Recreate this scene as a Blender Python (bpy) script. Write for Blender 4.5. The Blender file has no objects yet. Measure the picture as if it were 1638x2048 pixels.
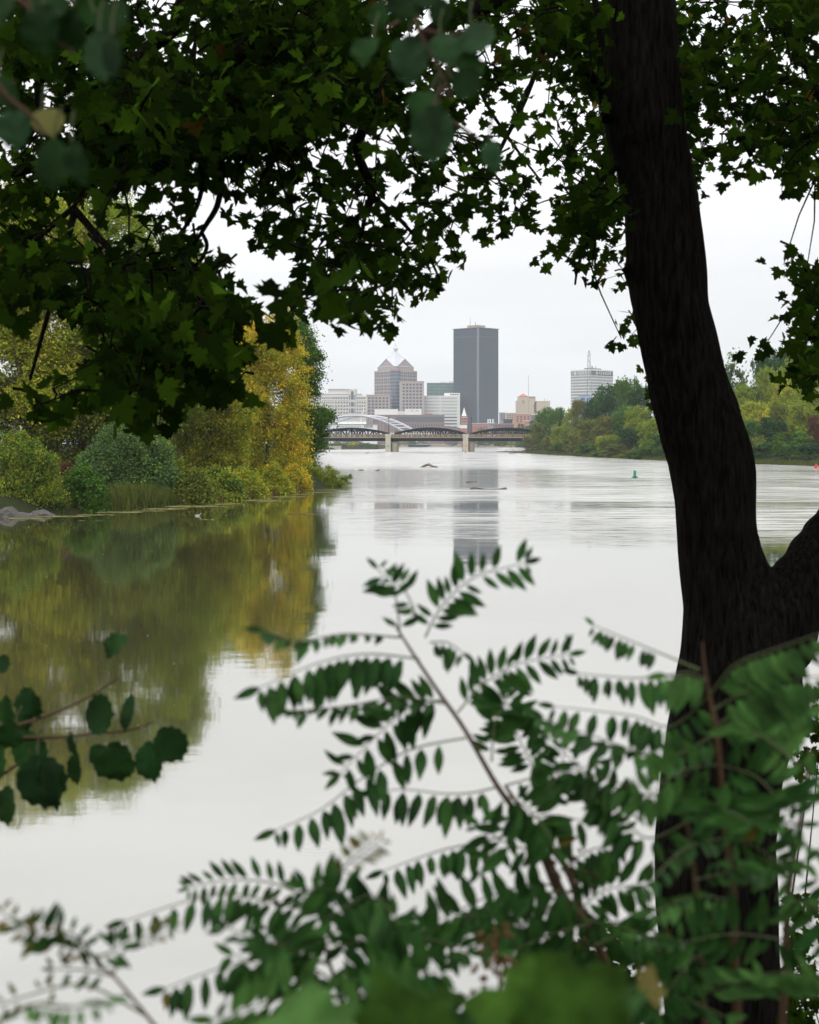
import bpy, bmesh, math, random
import numpy as np
from mathutils import Vector, Matrix, noise
R = math.radians
SC = bpy.context.scene
COL = SC.collection
random.seed(7)

# ------------------------------------------------------------------ camera, sky, sun, exposure
F, CZ, HY, CX = 2844.0, 3.9, 887.0, 819.0          # focal length and horizon in photo pixels, eye height
cam = bpy.data.cameras.new('camera')
cam.sensor_fit = 'VERTICAL'; cam.sensor_height = 36; cam.sensor_width = 36; cam.lens = 50
cam.shift_y = -(1024 - HY) / 2048.0
cam.clip_start = 0.05; cam.clip_end = 20000
cam.dof.use_dof = True; cam.dof.focus_distance = 70; cam.dof.aperture_fstop = 8.4
co = bpy.data.objects.new('camera', cam); COL.objects.link(co)
co.location = (0, 0, CZ); co.rotation_euler = (R(90), 0, 0)
SC.camera = co

SUN_EL, SUN_AZ = R(48), R(205)                     # high, behind the viewer's right shoulder
w = bpy.data.worlds.new('World'); SC.world = w; w.use_nodes = True
nt = w.node_tree; nt.nodes.clear()
def N(t, typ, **kw):
    n = t.nodes.new(typ)
    for k, v in kw.items(): setattr(n, k, v)
    return n
out = N(nt, 'ShaderNodeOutputWorld'); bg = N(nt, 'ShaderNodeBackground'); bg.inputs['Strength'].default_value = 0.1
sky = N(nt, 'ShaderNodeTexSky', sky_type='NISHITA', sun_disc=False, sun_elevation=SUN_EL, sun_rotation=SUN_AZ)
tc = N(nt, 'ShaderNodeTexCoord'); sep = N(nt, 'ShaderNodeSeparateXYZ'); nt.links.new(tc.outputs['Generated'], sep.inputs[0])
mr = N(nt, 'ShaderNodeMapRange'); nt.links.new(sep.outputs['Z'], mr.inputs['Value'])
mr.inputs['From Min'].default_value = 0.0; mr.inputs['From Max'].default_value = 1.0
mr.inputs['To Min'].default_value = 0.0; mr.inputs['To Max'].default_value = 1.0
ramp = N(nt, 'ShaderNodeValToRGB'); nt.links.new(mr.outputs[0], ramp.inputs[0])
e = ramp.color_ramp.elements
e[0].position = 0.0; e[0].color = (0.248, 0.252, 0.256, 1)
e[1].position = 1.0; e[1].color = (0.62, 0.63, 0.65, 1)
for pos, c in ((0.04, (0.252, 0.255, 0.259)), (0.10, (0.264, 0.265, 0.267)), (0.22, (0.33, 0.33, 0.335)), (0.45, (0.45, 0.455, 0.465))):
    k = ramp.color_ramp.elements.new(pos); k.color = (*c, 1)
mp = N(nt, 'ShaderNodeMapping'); mp.inputs['Scale'].default_value = (1.6, 1.6, 11.0); nt.links.new(tc.outputs['Generated'], mp.inputs[0])
cl = N(nt, 'ShaderNodeTexNoise'); cl.inputs['Scale'].default_value = 2.0; cl.inputs['Detail'].default_value = 5; cl.inputs['Roughness'].default_value = .55
nt.links.new(mp.outputs[0], cl.inputs['Vector'])
cr = N(nt, 'ShaderNodeMapRange'); nt.links.new(cl.outputs[0], cr.inputs['Value'])
cr.inputs['From Min'].default_value = .3; cr.inputs['From Max'].default_value = .7
cr.inputs['To Min'].default_value = 36 * .94; cr.inputs['To Max'].default_value = 36 * 1.05
vm = N(nt, 'ShaderNodeVectorMath', operation='SCALE'); nt.links.new(ramp.outputs[0], vm.inputs[0]); nt.links.new(cr.outputs[0], vm.inputs['Scale'])
mx = N(nt, 'ShaderNodeMix', data_type='RGBA'); mx.inputs['Factor'].default_value = 0.95
nt.links.new(sky.outputs[0], mx.inputs['A']); nt.links.new(vm.outputs[0], mx.inputs['B'])
nt.links.new(mx.outputs['Result'], bg.inputs['Color']); nt.links.new(bg.outputs[0], out.inputs[0])

sl = bpy.data.lights.new('sun', 'SUN'); sl.energy = 1.3; sl.angle = R(25); sl.color = (1, .96, .9)
so = bpy.data.objects.new('sun', sl); COL.objects.link(so)
sd = Vector((math.sin(SUN_AZ) * math.cos(SUN_EL), math.cos(SUN_AZ) * math.cos(SUN_EL), math.sin(SUN_EL)))
so.rotation_euler = sd.to_track_quat('Z', 'Y').to_euler(); so.location = (0, -40, 60)
SC.view_settings.view_transform = 'Standard'; SC.view_settings.look = 'None'
SC.view_settings.exposure = 0; SC.view_settings.gamma = 1
cy = SC.cycles
cy.max_bounces = 6; cy.diffuse_bounces = 3; cy.glossy_bounces = 3; cy.transmission_bounces = 4; cy.transparent_max_bounces = 6
cy.volume_bounces = 1; cy.caustics_reflective = False; cy.caustics_refractive = False
cy.use_denoising = True; cy.use_adaptive_sampling = True; cy.adaptive_threshold = 0.012
cy.sample_clamp_indirect = 6

# ------------------------------------------------------------------ helpers
def P(px, py, d): return Vector(((px - CX) / F * d, d, CZ + (HY - py) / F * d))
def X(px, d): return (px - CX) / F * d
def Z(py, d): return CZ + (HY - py) / F * d

def tag(o, label=None, cat=None, group=None, kind=None):
    if label: o['label'] = label
    if cat: o['category'] = cat
    if group: o['group'] = group
    if kind: o['kind'] = kind
    return o
def empty(name, loc, label, cat, group=None, rz=0):
    o = bpy.data.objects.new(name, None); COL.objects.link(o); o.location = loc; o.rotation_euler = (0, 0, rz)
    o.empty_display_size = .2
    return tag(o, label, cat, group)
def link(name, me, mats, parent=None, loc=None, slot_obj=False):
    o = bpy.data.objects.new(name, me); COL.objects.link(o)
    mats = mats if isinstance(mats, (list, tuple)) else [mats]
    while len(me.materials) < len(mats): me.materials.append(None)
    for i, m in enumerate(mats):
        if slot_obj:
            o.material_slots[i].link = 'OBJECT'; o.material_slots[i].material = m
        else: me.materials[i] = m
    if parent: o.parent = parent
    if loc is not None: o.location = loc
    return o
class MB:
    """collects plain shapes into one mesh"""
    def __init__(s): s.v = []; s.f = []; s.m = []; s.mi = 0
    def add(s, vs, fs):
        b = len(s.v); s.v += [tuple(v) for v in vs]; s.f += [tuple(b + i for i in f) for f in fs]; s.m += [s.mi] * len(fs); return s
    def box(s, x0, x1, y0, y1, z0, z1):
        return s.add([(x0,y0,z0),(x1,y0,z0),(x1,y1,z0),(x0,y1,z0),(x0,y0,z1),(x1,y0,z1),(x1,y1,z1),(x0,y1,z1)],
                     [(0,3,2,1),(4,5,6,7),(0,1,5,4),(1,2,6,5),(2,3,7,6),(3,0,4,7)])
    def tube(s, pts, rad, n=6, caps=True):
        pts = [Vector(p) for p in pts]
        if not isinstance(rad, (list, tuple)): rad = [rad] * len(pts)
        vs = []; up = None
        for i, p in enumerate(pts):
            t = (pts[min(i + 1, len(pts) - 1)] - pts[max(i - 1, 0)]).normalized()
            if up is None:
                up = Vector((0, 0, 1)) if abs(t.z) < .9 else Vector((1, 0, 0))
            a = t.cross(up)
            if a.length < 1e-6: a = t.cross(Vector((0, 1, 0.1)))
            a.normalize(); b = a.cross(t).normalized(); up = b
            for k in range(n):
                an = 2 * math.pi * k / n
                vs.append(p + (a * math.cos(an) + b * math.sin(an)) * rad[i])
        fs = []
        for i in range(len(pts) - 1):
            for k in range(n):
                fs.append((i*n+k, i*n+(k+1) % n, (i+1)*n+(k+1) % n, (i+1)*n+k))
        if caps: fs.append(tuple(range(n))[::-1]); fs.append(tuple((len(pts)-1)*n + k for k in range(n)))
        return s.add(vs, fs)
    def bar(s, a, b, t, t2=None):
        """square bar between two points"""
        return s.tube([a, b], t * .6, 4)
    def cone(s, c, z0, z1, r0, r1, n=16, rot=0):
        vs = [(c[0] + r0*math.cos(rot+2*math.pi*k/n), c[1] + r0*math.sin(rot+2*math.pi*k/n), z0) for k in range(n)] + \
             [(c[0] + r1*math.cos(rot+2*math.pi*k/n), c[1] + r1*math.sin(rot+2*math.pi*k/n), z1) for k in range(n)]
        return s.add(vs, [(k, (k+1) % n, n+(k+1) % n, n+k) for k in range(n)] + [tuple(range(n))[::-1], tuple(range(n, 2*n))])
    def mesh(s, name, smooth=False):
        me = bpy.data.meshes.new(name); me.from_pydata(s.v, [], s.f); me.update()
        if any(s.m): me.polygons.foreach_set('material_index', s.m)
        if smooth: me.polygons.foreach_set('use_smooth', [True] * len(me.polygons))
        return me
    def build(s, name, mats, parent=None, smooth=False, loc=None): return link(name, s.mesh(name, smooth), mats, parent, loc)

def newmat(name):
    m = bpy.data.materials.new(name); m.use_nodes = True; t = m.node_tree; t.nodes.clear()
    o = N(t, 'ShaderNodeOutputMaterial'); return m, t, o
def solid(name, c, rough=.7, var=.15, scale=3.0, metal=0, spec=.3, bump=0, stretch=(1, 1, 1)):
    m, t, o = newmat(name); b = N(t, 'ShaderNodeBsdfPrincipled'); t.links.new(b.outputs[0], o.inputs[0])
    b.inputs['Roughness'].default_value = rough; b.inputs['Metallic'].default_value = metal; b.inputs['Specular IOR Level'].default_value = spec
    tcn = N(t, 'ShaderNodeTexCoord'); mpn = N(t, 'ShaderNodeMapping'); mpn.inputs['Scale'].default_value = stretch
    t.links.new(tcn.outputs['Object'], mpn.inputs[0])
    n = N(t, 'ShaderNodeTexNoise'); n.inputs['Scale'].default_value = scale; n.inputs['Detail'].default_value = 5; t.links.new(mpn.outputs[0], n.inputs['Vector'])
    x = N(t, 'ShaderNodeMix', data_type='RGBA'); t.links.new(n.outputs[0], x.inputs['Factor'])
    x.inputs['A'].default_value = (*[v * (1 - var) for v in c], 1); x.inputs['B'].default_value = (*[v * (1 + var) for v in c], 1)
    t.links.new(x.outputs['Result'], b.inputs['Base Color'])
    if bump:
        bu = N(t, 'ShaderNodeBump'); bu.inputs['Strength'].default_value = bump; bu.inputs['Distance'].default_value = .02
        t.links.new(n.outputs[0], bu.inputs['Height']); t.links.new(bu.outputs[0], b.inputs['Normal'])
    return m
def leafmat(name, a, b, transl=.35, c=None, spec=.04, rough=.6, tb=1.0, mot=0):
    """two tones chosen leaf by leaf through the tint attribute, some light passing through"""
    m, t, o = newmat(name)
    at = N(t, 'ShaderNodeAttribute', attribute_name='tint'); s = N(t, 'ShaderNodeSeparateColor'); t.links.new(at.outputs['Color'], s.inputs[0])
    x = N(t, 'ShaderNodeMix', data_type='RGBA'); t.links.new(s.outputs[0], x.inputs['Factor'])
    x.inputs['A'].default_value = (*a, 1); x.inputs['B'].default_value = (*b, 1)
    res = x.outputs['Result']
    if c:
        g = N(t, 'ShaderNodeMath', operation='GREATER_THAN'); g.inputs[1].default_value = c[3]; t.links.new(s.outputs[2], g.inputs[0])
        x2 = N(t, 'ShaderNodeMix', data_type='RGBA'); t.links.new(g.outputs[0], x2.inputs['Factor']); t.links.new(res, x2.inputs['A'])
        x2.inputs['B'].default_value = (*c[:3], 1); res = x2.outputs['Result']
    v = N(t, 'ShaderNodeMapRange'); t.links.new(s.outputs[1], v.inputs['Value']); v.inputs['To Min'].default_value = .65; v.inputs['To Max'].default_value = 1.35
    sc = N(t, 'ShaderNodeVectorMath', operation='SCALE'); t.links.new(res, sc.inputs[0]); t.links.new(v.outputs[0], sc.inputs['Scale'])
    p = N(t, 'ShaderNodeBsdfPrincipled'); p.inputs['Roughness'].default_value = rough; p.inputs['Specular IOR Level'].default_value = spec
    t.links.new(sc.outputs[0], p.inputs['Base Color'])
    if mot:
        nn_ = N(t, 'ShaderNodeTexNoise'); nn_.inputs['Scale'].default_value = mot; nn_.inputs['Detail'].default_value = 5; nn_.inputs['Roughness'].default_value = .6
        tcc = N(t, 'ShaderNodeTexCoord'); t.links.new(tcc.outputs['Object'], nn_.inputs['Vector'])
        m2 = N(t, 'ShaderNodeMapRange'); t.links.new(nn_.outputs[0], m2.inputs['Value']); m2.inputs['From Min'].default_value = .3; m2.inputs['From Max'].default_value = .7; m2.inputs['To Min'].default_value = .45; m2.inputs['To Max'].default_value = 1.45
        sc0 = sc; sc = N(t, 'ShaderNodeVectorMath', operation='SCALE'); t.links.new(sc0.outputs[0], sc.inputs[0]); t.links.new(m2.outputs[0], sc.inputs['Scale']); t.links.new(sc.outputs[0], p.inputs['Base Color'])
    tr = N(t, 'ShaderNodeBsdfTranslucent'); s2_ = N(t, 'ShaderNodeVectorMath', operation='SCALE'); s2_.inputs['Scale'].default_value = tb; t.links.new(sc.outputs[0], s2_.inputs[0]); t.links.new(s2_.outputs[0], tr.inputs['Color'])
    ms = N(t, 'ShaderNodeMixShader'); ms.inputs[0].default_value = transl
    t.links.new(p.outputs[0], ms.inputs[1]); t.links.new(tr.outputs[0], ms.inputs[2]); t.links.new(ms.outputs[0], o.inputs[0])
    return m

# ------------------------------------------------------------------ terrain
XL = [(-60,-75),(9,-60),(40,-32),(75,-21.9),(87,-16.2),(111,-10.3),(124,-8.0),(133,-6.2),(142,-8.5),(160,-15),(300,-31),(640,-53),(905,-58),(924,-24),(1000,-19),(1500,-15),(1700,-15),(4100,-15)]
XR = [(-60,90),(9,80),(150,85),(258,76),(284,70.5),(336,61),(504,51),(600,48),(625,47),(645,58),(672,66),(900,90),(1100,100),(1500,105),(4100,105)]
def lerp(tab, y):
    if y <= tab[0][0]: return tab[0][1]
    for (a, va), (b, vb) in zip(tab, tab[1:]):
        if y <= b: return va + (vb - va) * (y - a) / (b - a)
    return tab[-1][1]
def ground(x, y):
    wob = noise.noise(Vector((x * .11, y * .09, 1.7))) * min(1.2, .3 + y * .004)
    sl_, sr_ = lerp(XL, y) - x + wob, x - lerp(XR, y) + wob
    sn = 8.9 - y + .5 * noise.noise(Vector((x * .4, 0, 3))); sf = y - 1700
    s = max(sl_, sr_, sn, sf)
    if s < 0: return max(-2.5, s * .35) - .03
    if s == sn: return min(2.25, .02 + s * .27) + .06 * noise.noise(Vector((x * 1.3, y * 1.3, 0)))
    if s == sr_: h = min(1.2, s * .5) + 13 * max(0, min(1, (s - 6) / 80)) * max(0, min(1, (720 - y) / 250))
    elif s == sl_: h = min(1.0, s * .6) + min(2.5, max(0, s - 3) * .12)
    else: h = min(4.0, s * .1)
    return h + .25 * noise.noise(Vector((x * .2, y * .2, 5))) * min(1, s)
def rng(segs):
    o = []
    for a, b, st in segs:
        v = a
        while v < b - 1e-6: o.append(v); v += st
    o.append(segs[-1][1]); return o
xs = rng([(-3000,-400,325),(-400,-130,30),(-130,-40,5),(-40,20,.9),(20,130,3),(130,400,30),(400,3000,325)])
ys = rng([(-60,0,6),(0,14,.6),(14,60,4),(60,150,1.2),(150,700,9),(700,1750,35),(1750,4000,250)])
nx, ny = len(xs), len(ys)
me = bpy.data.meshes.new('ground')
me.from_pydata([(x, y, ground(x, y)) for y in ys for x in xs], [], [(j*nx+i, j*nx+i+1, (j+1)*nx+i+1, (j+1)*nx+i) for j in range(ny-1) for i in range(nx-1)])
me.polygons.foreach_set('use_smooth', [True] * len(me.polygons))
m_ground = solid('ground_soil', (.022, .028, .010), .95, .5, .6, spec=.05, bump=.4)
tag(link('ground', me, m_ground), kind='structure')

# water
m_water, t, o = newmat('river_water')
geo = N(t, 'ShaderNodeNewGeometry')
def noi(scale, vec=None, detail=3, rough=.5, st=None):
    n = N(t, 'ShaderNodeTexNoise'); n.inputs['Scale'].default_value = scale; n.inputs['Detail'].default_value = detail; n.inputs['Roughness'].default_value = rough
    if st:
        m_ = N(t, 'ShaderNodeMapping'); m_.inputs['Scale'].default_value = st; t.links.new(geo.outputs['Position'], m_.inputs[0]); t.links.new(m_.outputs[0], n.inputs['Vector'])
    else: t.links.new(geo.outputs['Position'], n.inputs['Vector'])
    return n
def math_(op, a, b=None, c=None):
    n = N(t, 'ShaderNodeMath', operation=op)
    for i, v in enumerate((a, b, c)):
        if v is None: continue
        if isinstance(v, (int, float)): n.inputs[i].default_value = v
        else: t.links.new(v, n.inputs[i])
    return n.outputs[0]
def maprange(v, a, b, c, d, smooth=True):
    n = N(t, 'ShaderNodeMapRange'); t.links.new(v, n.inputs['Value'])
    if smooth: n.interpolation_type = 'SMOOTHSTEP'
    for k, q in zip(('From Min', 'From Max', 'To Min', 'To Max'), (a, b, c, d)): n.inputs[k].default_value = q
    return n.outputs[0]
sepp = N(t, 'ShaderNodeSeparateXYZ'); t.links.new(geo.outputs['Position'], sepp.inputs[0])
wx, wy = sepp.outputs['X'], sepp.outputs['Y']
patch = noi(1.0, detail=3, st=(.012, .035, 1))           # wind patches, long across the river
ruf = maprange(patch.outputs[0], .46, .60, 0, 1)
open_ = maprange(math_('ADD', wx, math_('MULTIPLY', wy, .075)), -3, 10, 0, 1)      # the lee of the left bank stays calm
warp = noi(1.0, detail=6, rough=.6, st=(.035, .05, 1)); wob_ = math_('MULTIPLY', math_('SUBTRACT', warp.outputs[0], .5), 34)
lane_ = math_('ADD', wy, math_('MULTIPLY', wob_, maprange(wy, 50, 200, .35, 1.3)))
cr2 = N(t, 'ShaderNodeValToRGB'); t.links.new(math_('DIVIDE', lane_, 400), cr2.inputs[0]); el_ = cr2.color_ramp.elements
el_[0].position = 0; el_[0].color = (0,0,0,1); el_[1].position = 1; el_[1].color = (1,1,1,1)
for dd_, v_ in ((52,.0),(60,.6),(80,.8),(85,.12),(93,.12),(98,.8),(120,.85),(130,.42),(205,.45),(225,.8),(260,1)):
    k = el_.new(dd_/400); k.color = (v_, v_, v_, 1)
right_ = math_('MULTIPLY', maprange(math_('SUBTRACT', wx, math_('MULTIPLY', wy, .085)), 0, 9, 0, 1), maprange(wy, 52, 75, 0, 1))
ruf = math_('MINIMUM', math_('ADD', cr2.outputs[0], math_('MULTIPLY', right_, math_('ADD', .35, math_('MULTIPLY', ruf, .5)))), 1.0)
ruf = math_('MULTIPLY', ruf, open_)
streak = noi(1.0, detail=4, rough=.65, st=(.10, .9, 1))
def slope(scale, amp, st):
    n = noi(scale, detail=2, rough=.5, st=st)
    a_ = N(t, 'ShaderNodeVectorMath', operation='SUBTRACT'); t.links.new(n.outputs['Color'], a_.inputs[0]); a_.inputs[1].default_value = (.5, .5, .5)
    s_ = N(t, 'ShaderNodeVectorMath', operation='SCALE'); t.links.new(a_.outputs[0], s_.inputs[0])
    if isinstance(amp, float): s_.inputs['Scale'].default_value = amp
    else: t.links.new(amp, s_.inputs['Scale'])
    return s_.outputs[0]
def vadd(a_, b_):
    n = N(t, 'ShaderNodeVectorMath', operation='ADD'); t.links.new(a_, n.inputs[0]); t.links.new(b_, n.inputs[1]); return n.outputs[0]
amp1 = math_('ADD', math_('MULTIPLY', ruf, .10), .008); amp2 = math_('ADD', math_('MULTIPLY', ruf, .05), .006)
sl2 = vadd(slope(1.0, amp1, (1.1, 3.2, 1)), vadd(slope(1.0, amp2, (5, 13, 1)), slope(1.0, .007, (.25, .5, 1))))
dx = math_('SUBTRACT', wx, -0.9); dy = math_('SUBTRACT', wy, 13.8)
dist = math_('SQRT', math_('ADD', math_('MULTIPLY', dx, dx), math_('MULTIPLY', dy, dy)))
ring = math_('DIVIDE', math_('MULTIPLY', math_('COSINE', math_('MULTIPLY', dist, 62)), maprange(dist, .08, .75, .022, 0)), math_('MAXIMUM', dist, .02))
cx3 = N(t, 'ShaderNodeCombineXYZ'); t.links.new(math_('MULTIPLY', dx, ring), cx3.inputs[0]); t.links.new(math_('MULTIPLY', dy, ring), cx3.inputs[1])
flat_ = N(t, 'ShaderNodeVectorMath', operation='MULTIPLY'); t.links.new(vadd(sl2, cx3.outputs[0]), flat_.inputs[0]); flat_.inputs[1].default_value = (1, 1, 0)
up_ = N(t, 'ShaderNodeVectorMath', operation='ADD'); t.links.new(flat_.outputs[0], up_.inputs[0]); up_.inputs[1].default_value = (0, 0, 1)
nz_ = N(t, 'ShaderNodeVectorMath', operation='NORMALIZE'); t.links.new(up_.outputs[0], nz_.inputs[0]); NW = nz_.outputs[0]
gl = N(t, 'ShaderNodeBsdfGlossy'); gl.inputs['Color'].default_value = (1.0, .99, .965, 1)
t.links.new(math_('ADD', .04, math_('MULTIPLY', ruf, maprange(streak.outputs[0], .35, .65, .07, .25))), gl.inputs['Roughness']); t.links.new(NW, gl.inputs['Normal'])
di = N(t, 'ShaderNodeBsdfDiffuse'); di.inputs['Color'].default_value = (.07, .065, .03, 1)
fr = N(t, 'ShaderNodeFresnel'); fr.inputs['IOR'].default_value = 1.33
fac = math_('MULTIPLY', math_('POWER', fr.outputs[0], .345), math_('SUBTRACT', 1.0, math_('MULTIPLY', ruf, maprange(streak.outputs[0], .35, .7, .06, .24))))
ms = N(t, 'ShaderNodeMixShader'); t.links.new(fac, ms.inputs[0]); t.links.new(di.outputs[0], ms.inputs[1]); t.links.new(gl.outputs[0], ms.inputs[2]); t.links.new(ms.outputs[0], o.inputs[0])
me = bpy.data.meshes.new('river_water')
me.from_pydata([(-1200, -20, 0), (1200, -20, 0), (1200, 1800, 0), (-1200, 1800, 0)], [], [(0, 1, 2, 3)])
tag(link('water', me, m_water), kind='structure')

# ------------------------------------------------------------------ materials
M = dict(
 pink=solid('pink_granite', (.36,.305,.29), .8, .06, .05), pinkd=solid('pink_granite_dark', (.30,.21,.19), .8, .08, .05),
 lime=solid('pale_limestone', (.56,.53,.49), .85, .05, .05), white=solid('white_panel', (.72,.72,.70), .6, .04, .05),
 offw=solid('off_white_concrete', (.60,.60,.57), .8, .05, .05), beige=solid('beige_stone', (.47,.39,.31), .85, .07, .05),
 brick=solid('red_brick', (.33,.13,.10), .9, .12, .1), brick2=solid('orange_brick', (.46,.24,.17), .9, .1, .1), maroon=solid('dark_maroon_brick', (.20,.13,.12), .9, .1, .1),
 rtile=solid('red_tile', (.45,.14,.12), .8, .1, .2), metroof=solid('silver_roof', (.50,.51,.54), .5, .05, .05),
 glass=solid('dark_window_glass', (.055,.075,.10), .12, .2, .04, spec=.7), glassb=solid('blue_glass', (.07,.11,.16), .12, .2, .05, spec=.7),
 teal=solid('teal_glass', (.06,.16,.15), .15, .6, .07, spec=.6), fin2=solid('grey_blue_corner', (.17,.19,.21), .6, .1, .05), lgrey=solid('pale_blue_glass', (.33,.36,.38), .5, .1, .05), grey=solid('grey_cladding', (.27,.28,.29), .7, .08, .05),
 bwall=solid('blue_wall', (.30,.40,.62), .6, .05, .1), dkc=solid('charcoal_cladding', (.020,.036,.055), .4, .35, .03), fin=solid('bronze_grey_fin', (.085,.11,.14), .5, .1, .05),
 bsteel=solid('blue_black_steel', (.007,.013,.022), .9, .25, .6, spec=.05), bparap=solid('tan_parapet', (.27,.20,.14), .9, .15, .5),
 pier=solid('weathered_concrete', (.30,.27,.21), .95, .3, .35, stretch=(1,1,.4)), pierl=solid('pale_concrete', (.50,.46,.38), .9, .2, .3),
 wsteel=solid('white_painted_steel', (.44,.46,.49), .4, .04, .3), lamp=solid('dark_lamp_metal', (.03,.035,.04), .5, .1, 5),
 green=solid('green_buoy_plastic', (.01,.28,.19), .45, .15, 6), redb=solid('red_buoy_plastic', (.62,.03,.03), .45, .15, 6), dark=solid('black_rubber', (.02,.03,.03), .7, .1, 5),
 wood=solid('weathered_driftwood', (.17,.14,.11), .9, .5, 3, bump=.6, stretch=(1,1,4)), rock=solid('grey_rock', (.075,.07,.062), .95, .4, 1.5, bump=.8),
 car=solid('white_car_paint', (.75,.75,.76), .3, .02, 3), sgn=solid('green_sign_paint', (.04,.30,.16), .5, .05, 3),
 mark=solid('blue_grey_sign_letters', (.25,.32,.38), .6, .05, 3), graf=solid('green_spray_paint', (.12,.55,.12), .8, .2, 1), graf2=solid('orange_spray_paint', (.6,.2,.12), .8, .2, 1),
 bird=solid('grey_feathers', (.35,.34,.32), .8, .3, 20), barkfar=solid('tree_bark', (.10,.08,.065), .95, .4, 2, bump=.5, stretch=(1,1,.3)),
)

# ------------------------------------------------------------------ city
class Bld:
    def __init__(s, name, label, px, D, rz=0, cat='building', group=None):
        s.D = D; s.x = X(px, D); s.k = D / F; s.root = empty(name, (s.x, D, 0), label, cat, group, rz)
        s.n = 0; s.cache = {}; s.rest = MB(); s.restm = None
    def z(s, py): return Z(py, s.D)
    def part(s, name, mb, mat, **k): return mb.build(name, mat, s.root, **k)
    def win(s, face, u0, u1, zt, zb, nu, nz, fu, fz, mat, off=0.0, name='window'):
        """nu x nz panes between u0..u1 (metres along the face) and photo rows zt..zb"""
        z0, z1 = s.z(zb), s.z(zt); du = (u1-u0)/nu; dz = (z1-z0)/nz; w, hh = du*fu, dz*fz
        for j in range(nz):
            for i in range(nu):
                uc, zc = u0+(i+.5)*du, z0+(j+.5)*dz
                if s.n < 100:
                    key = (face, round(w, 2), round(hh, 2))
                    if key not in s.cache:
                        q = MB(); t_ = .25
                        q.box(-w/2, w/2, -t_, .05, -hh/2, hh/2) if face == 'R' else q.box(-t_, .05, -w/2, w/2, -hh/2, hh/2)
                        s.cache[key] = q.mesh(name)
                    loc = (uc, -off, zc) if face == 'R' else (-off, uc, zc)
                    link(name, s.cache[key], mat, s.root, loc); s.n += 1
                else:
                    if face == 'R': s.rest.box(uc-w/2, uc+w/2, -.25-off, .05-off, zc-hh/2, zc+hh/2)
                    else: s.rest.box(-.25-off, .05-off, uc-w/2, uc+w/2, zc-hh/2, zc+hh/2)
                    s.restm = mat
    def done(s):
        if s.rest.v: tag(s.rest.build('window', s.restm, s.root), kind='stuff')

# pale stepped office block
b = Bld('office_block', 'pale limestone stepped office block with an arched central window, behind the white arch bridge', 628, 1800)
k = b.k
def fx(px): return (px - 628) * k
b.part('wall', MB().box(fx(600), fx(733), 0, 40, 0, b.z(800)).box(fx(633), fx(733), 0.6, 38, b.z(800), b.z(793.5)).box(fx(645), fx(724), 1.2, 36, b.z(793.5), b.z(788))
       .box(fx(656), fx(713), 1.8, 30, b.z(788), b.z(778.5)).box(fx(697), fx(712), -1.2, 1, 0, b.z(779)), M['lime'])
c_ = MB()
for (a0, a1, yy, pr) in ((599.5, 733.5, 800, .5), (632.5, 733.5, 793.5, .1), (644.5, 724.5, 788, -.4), (655.5, 713.5, 778.5, -.9)):
    c_.box(fx(a0), fx(a1), -pr, 5, b.z(yy) + .02, b.z(yy) + .9)
b.part('cornice', c_, M['white'])
b.win('R', fx(669), fx(697), 802, 835, 5, 5, .52, .40, M['glass']); b.win('R', fx(713), fx(732), 802, 835, 4, 5, .52, .40, M['glass'])
b.win('R', fx(630), fx(668), 802, 835, 9, 5, .4, .36, M['glass']); b.win('R', fx(664), fx(697), 795, 799, 6, 1, .5, .6, M['glass'])
b.win('R', fx(636), fx(662), 795, 799, 7, 1, .4, .5, M['glass']); b.win('R', fx(713), fx(731), 795, 799, 4, 1, .6, .6, M['glassb'])
aw = MB()
for (y0, y1) in ((799, 785), (813, 804), (826, 817)): aw.box(fx(702), fx(707.4), -1.6, -1, b.z(y0), b.z(y1))
cc = (fx(704.7), b.z(785)); rr_ = 2.7 * k
aw.add([(cc[0]+rr_*math.cos(math.pi*i/10), -1.6, cc[1]+rr_*math.sin(math.pi*i/10)) for i in range(11)], [tuple(range(11))])
for xx in (698.5, 709.2):
    for (y0, y1) in ((799, 790), (813, 804), (826, 817)): aw.box(fx(xx), fx(xx+1.6), -1.5, -1, b.z(y0), b.z(y1))
b.part('arched_window', aw, M['glassb'])
b.done()

# pink tower with silver pyramid roof, corner to the viewer
b = Bld('pyramid_roof_tower', 'pink stone high-rise with silver pyramid roof and gables', 791, 1900, R(45), 'tower')
k = b.k * 2 ** .5; s_ = 43.5 * k
i0 = 6.5 * k                                                    # shoulder set-back
b.part('wall', MB().box(0, s_, 0, s_, 0, b.z(740)).box(.4, s_ - i0, .4, s_ - i0, b.z(740), b.z(732.5)), M['pink'])
for fc in 'RL': b.win(fc, 6.5*k, s_-.8, 741.5, 834, 4, 7, .76, .76, M['glass'])
ml = MB()
for fc in 'RL':
    du = (s_-.8-6.5*k)/4
    for i in range(4):
        for off_ in (-.13, .13):
            uc = 6.5*k+(i+.5+off_)*du; ml.box(uc-.42, uc+.42, -.45, -.26, 4, b.z(742)) if fc == 'R' else ml.box(-.45, -.26, uc-.42, uc+.42, 4, b.z(742))
    for j in range(7):
        zc = b.z(741.5+(j+.5)*13.2); ml.box(7*k, s_-1, -.40, -.255, zc-.45, zc+.45) if fc == 'R' else ml.box(-.40, -.255, 7*k, s_-1, zc-.45, zc+.45)
b.part('mullion_grid', ml, M['pink'])
bw = MB()
for f in range(12):
    y1, y0 = 741 + f*7.0, 741 + f*7.0 + 5.2
    bw.cone((4.2, 4.2), b.z(y0), b.z(y1), 7.0, 7.0, 24)
b.part('corner_glass', bw, M['glassb'])
bw = MB()
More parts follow.
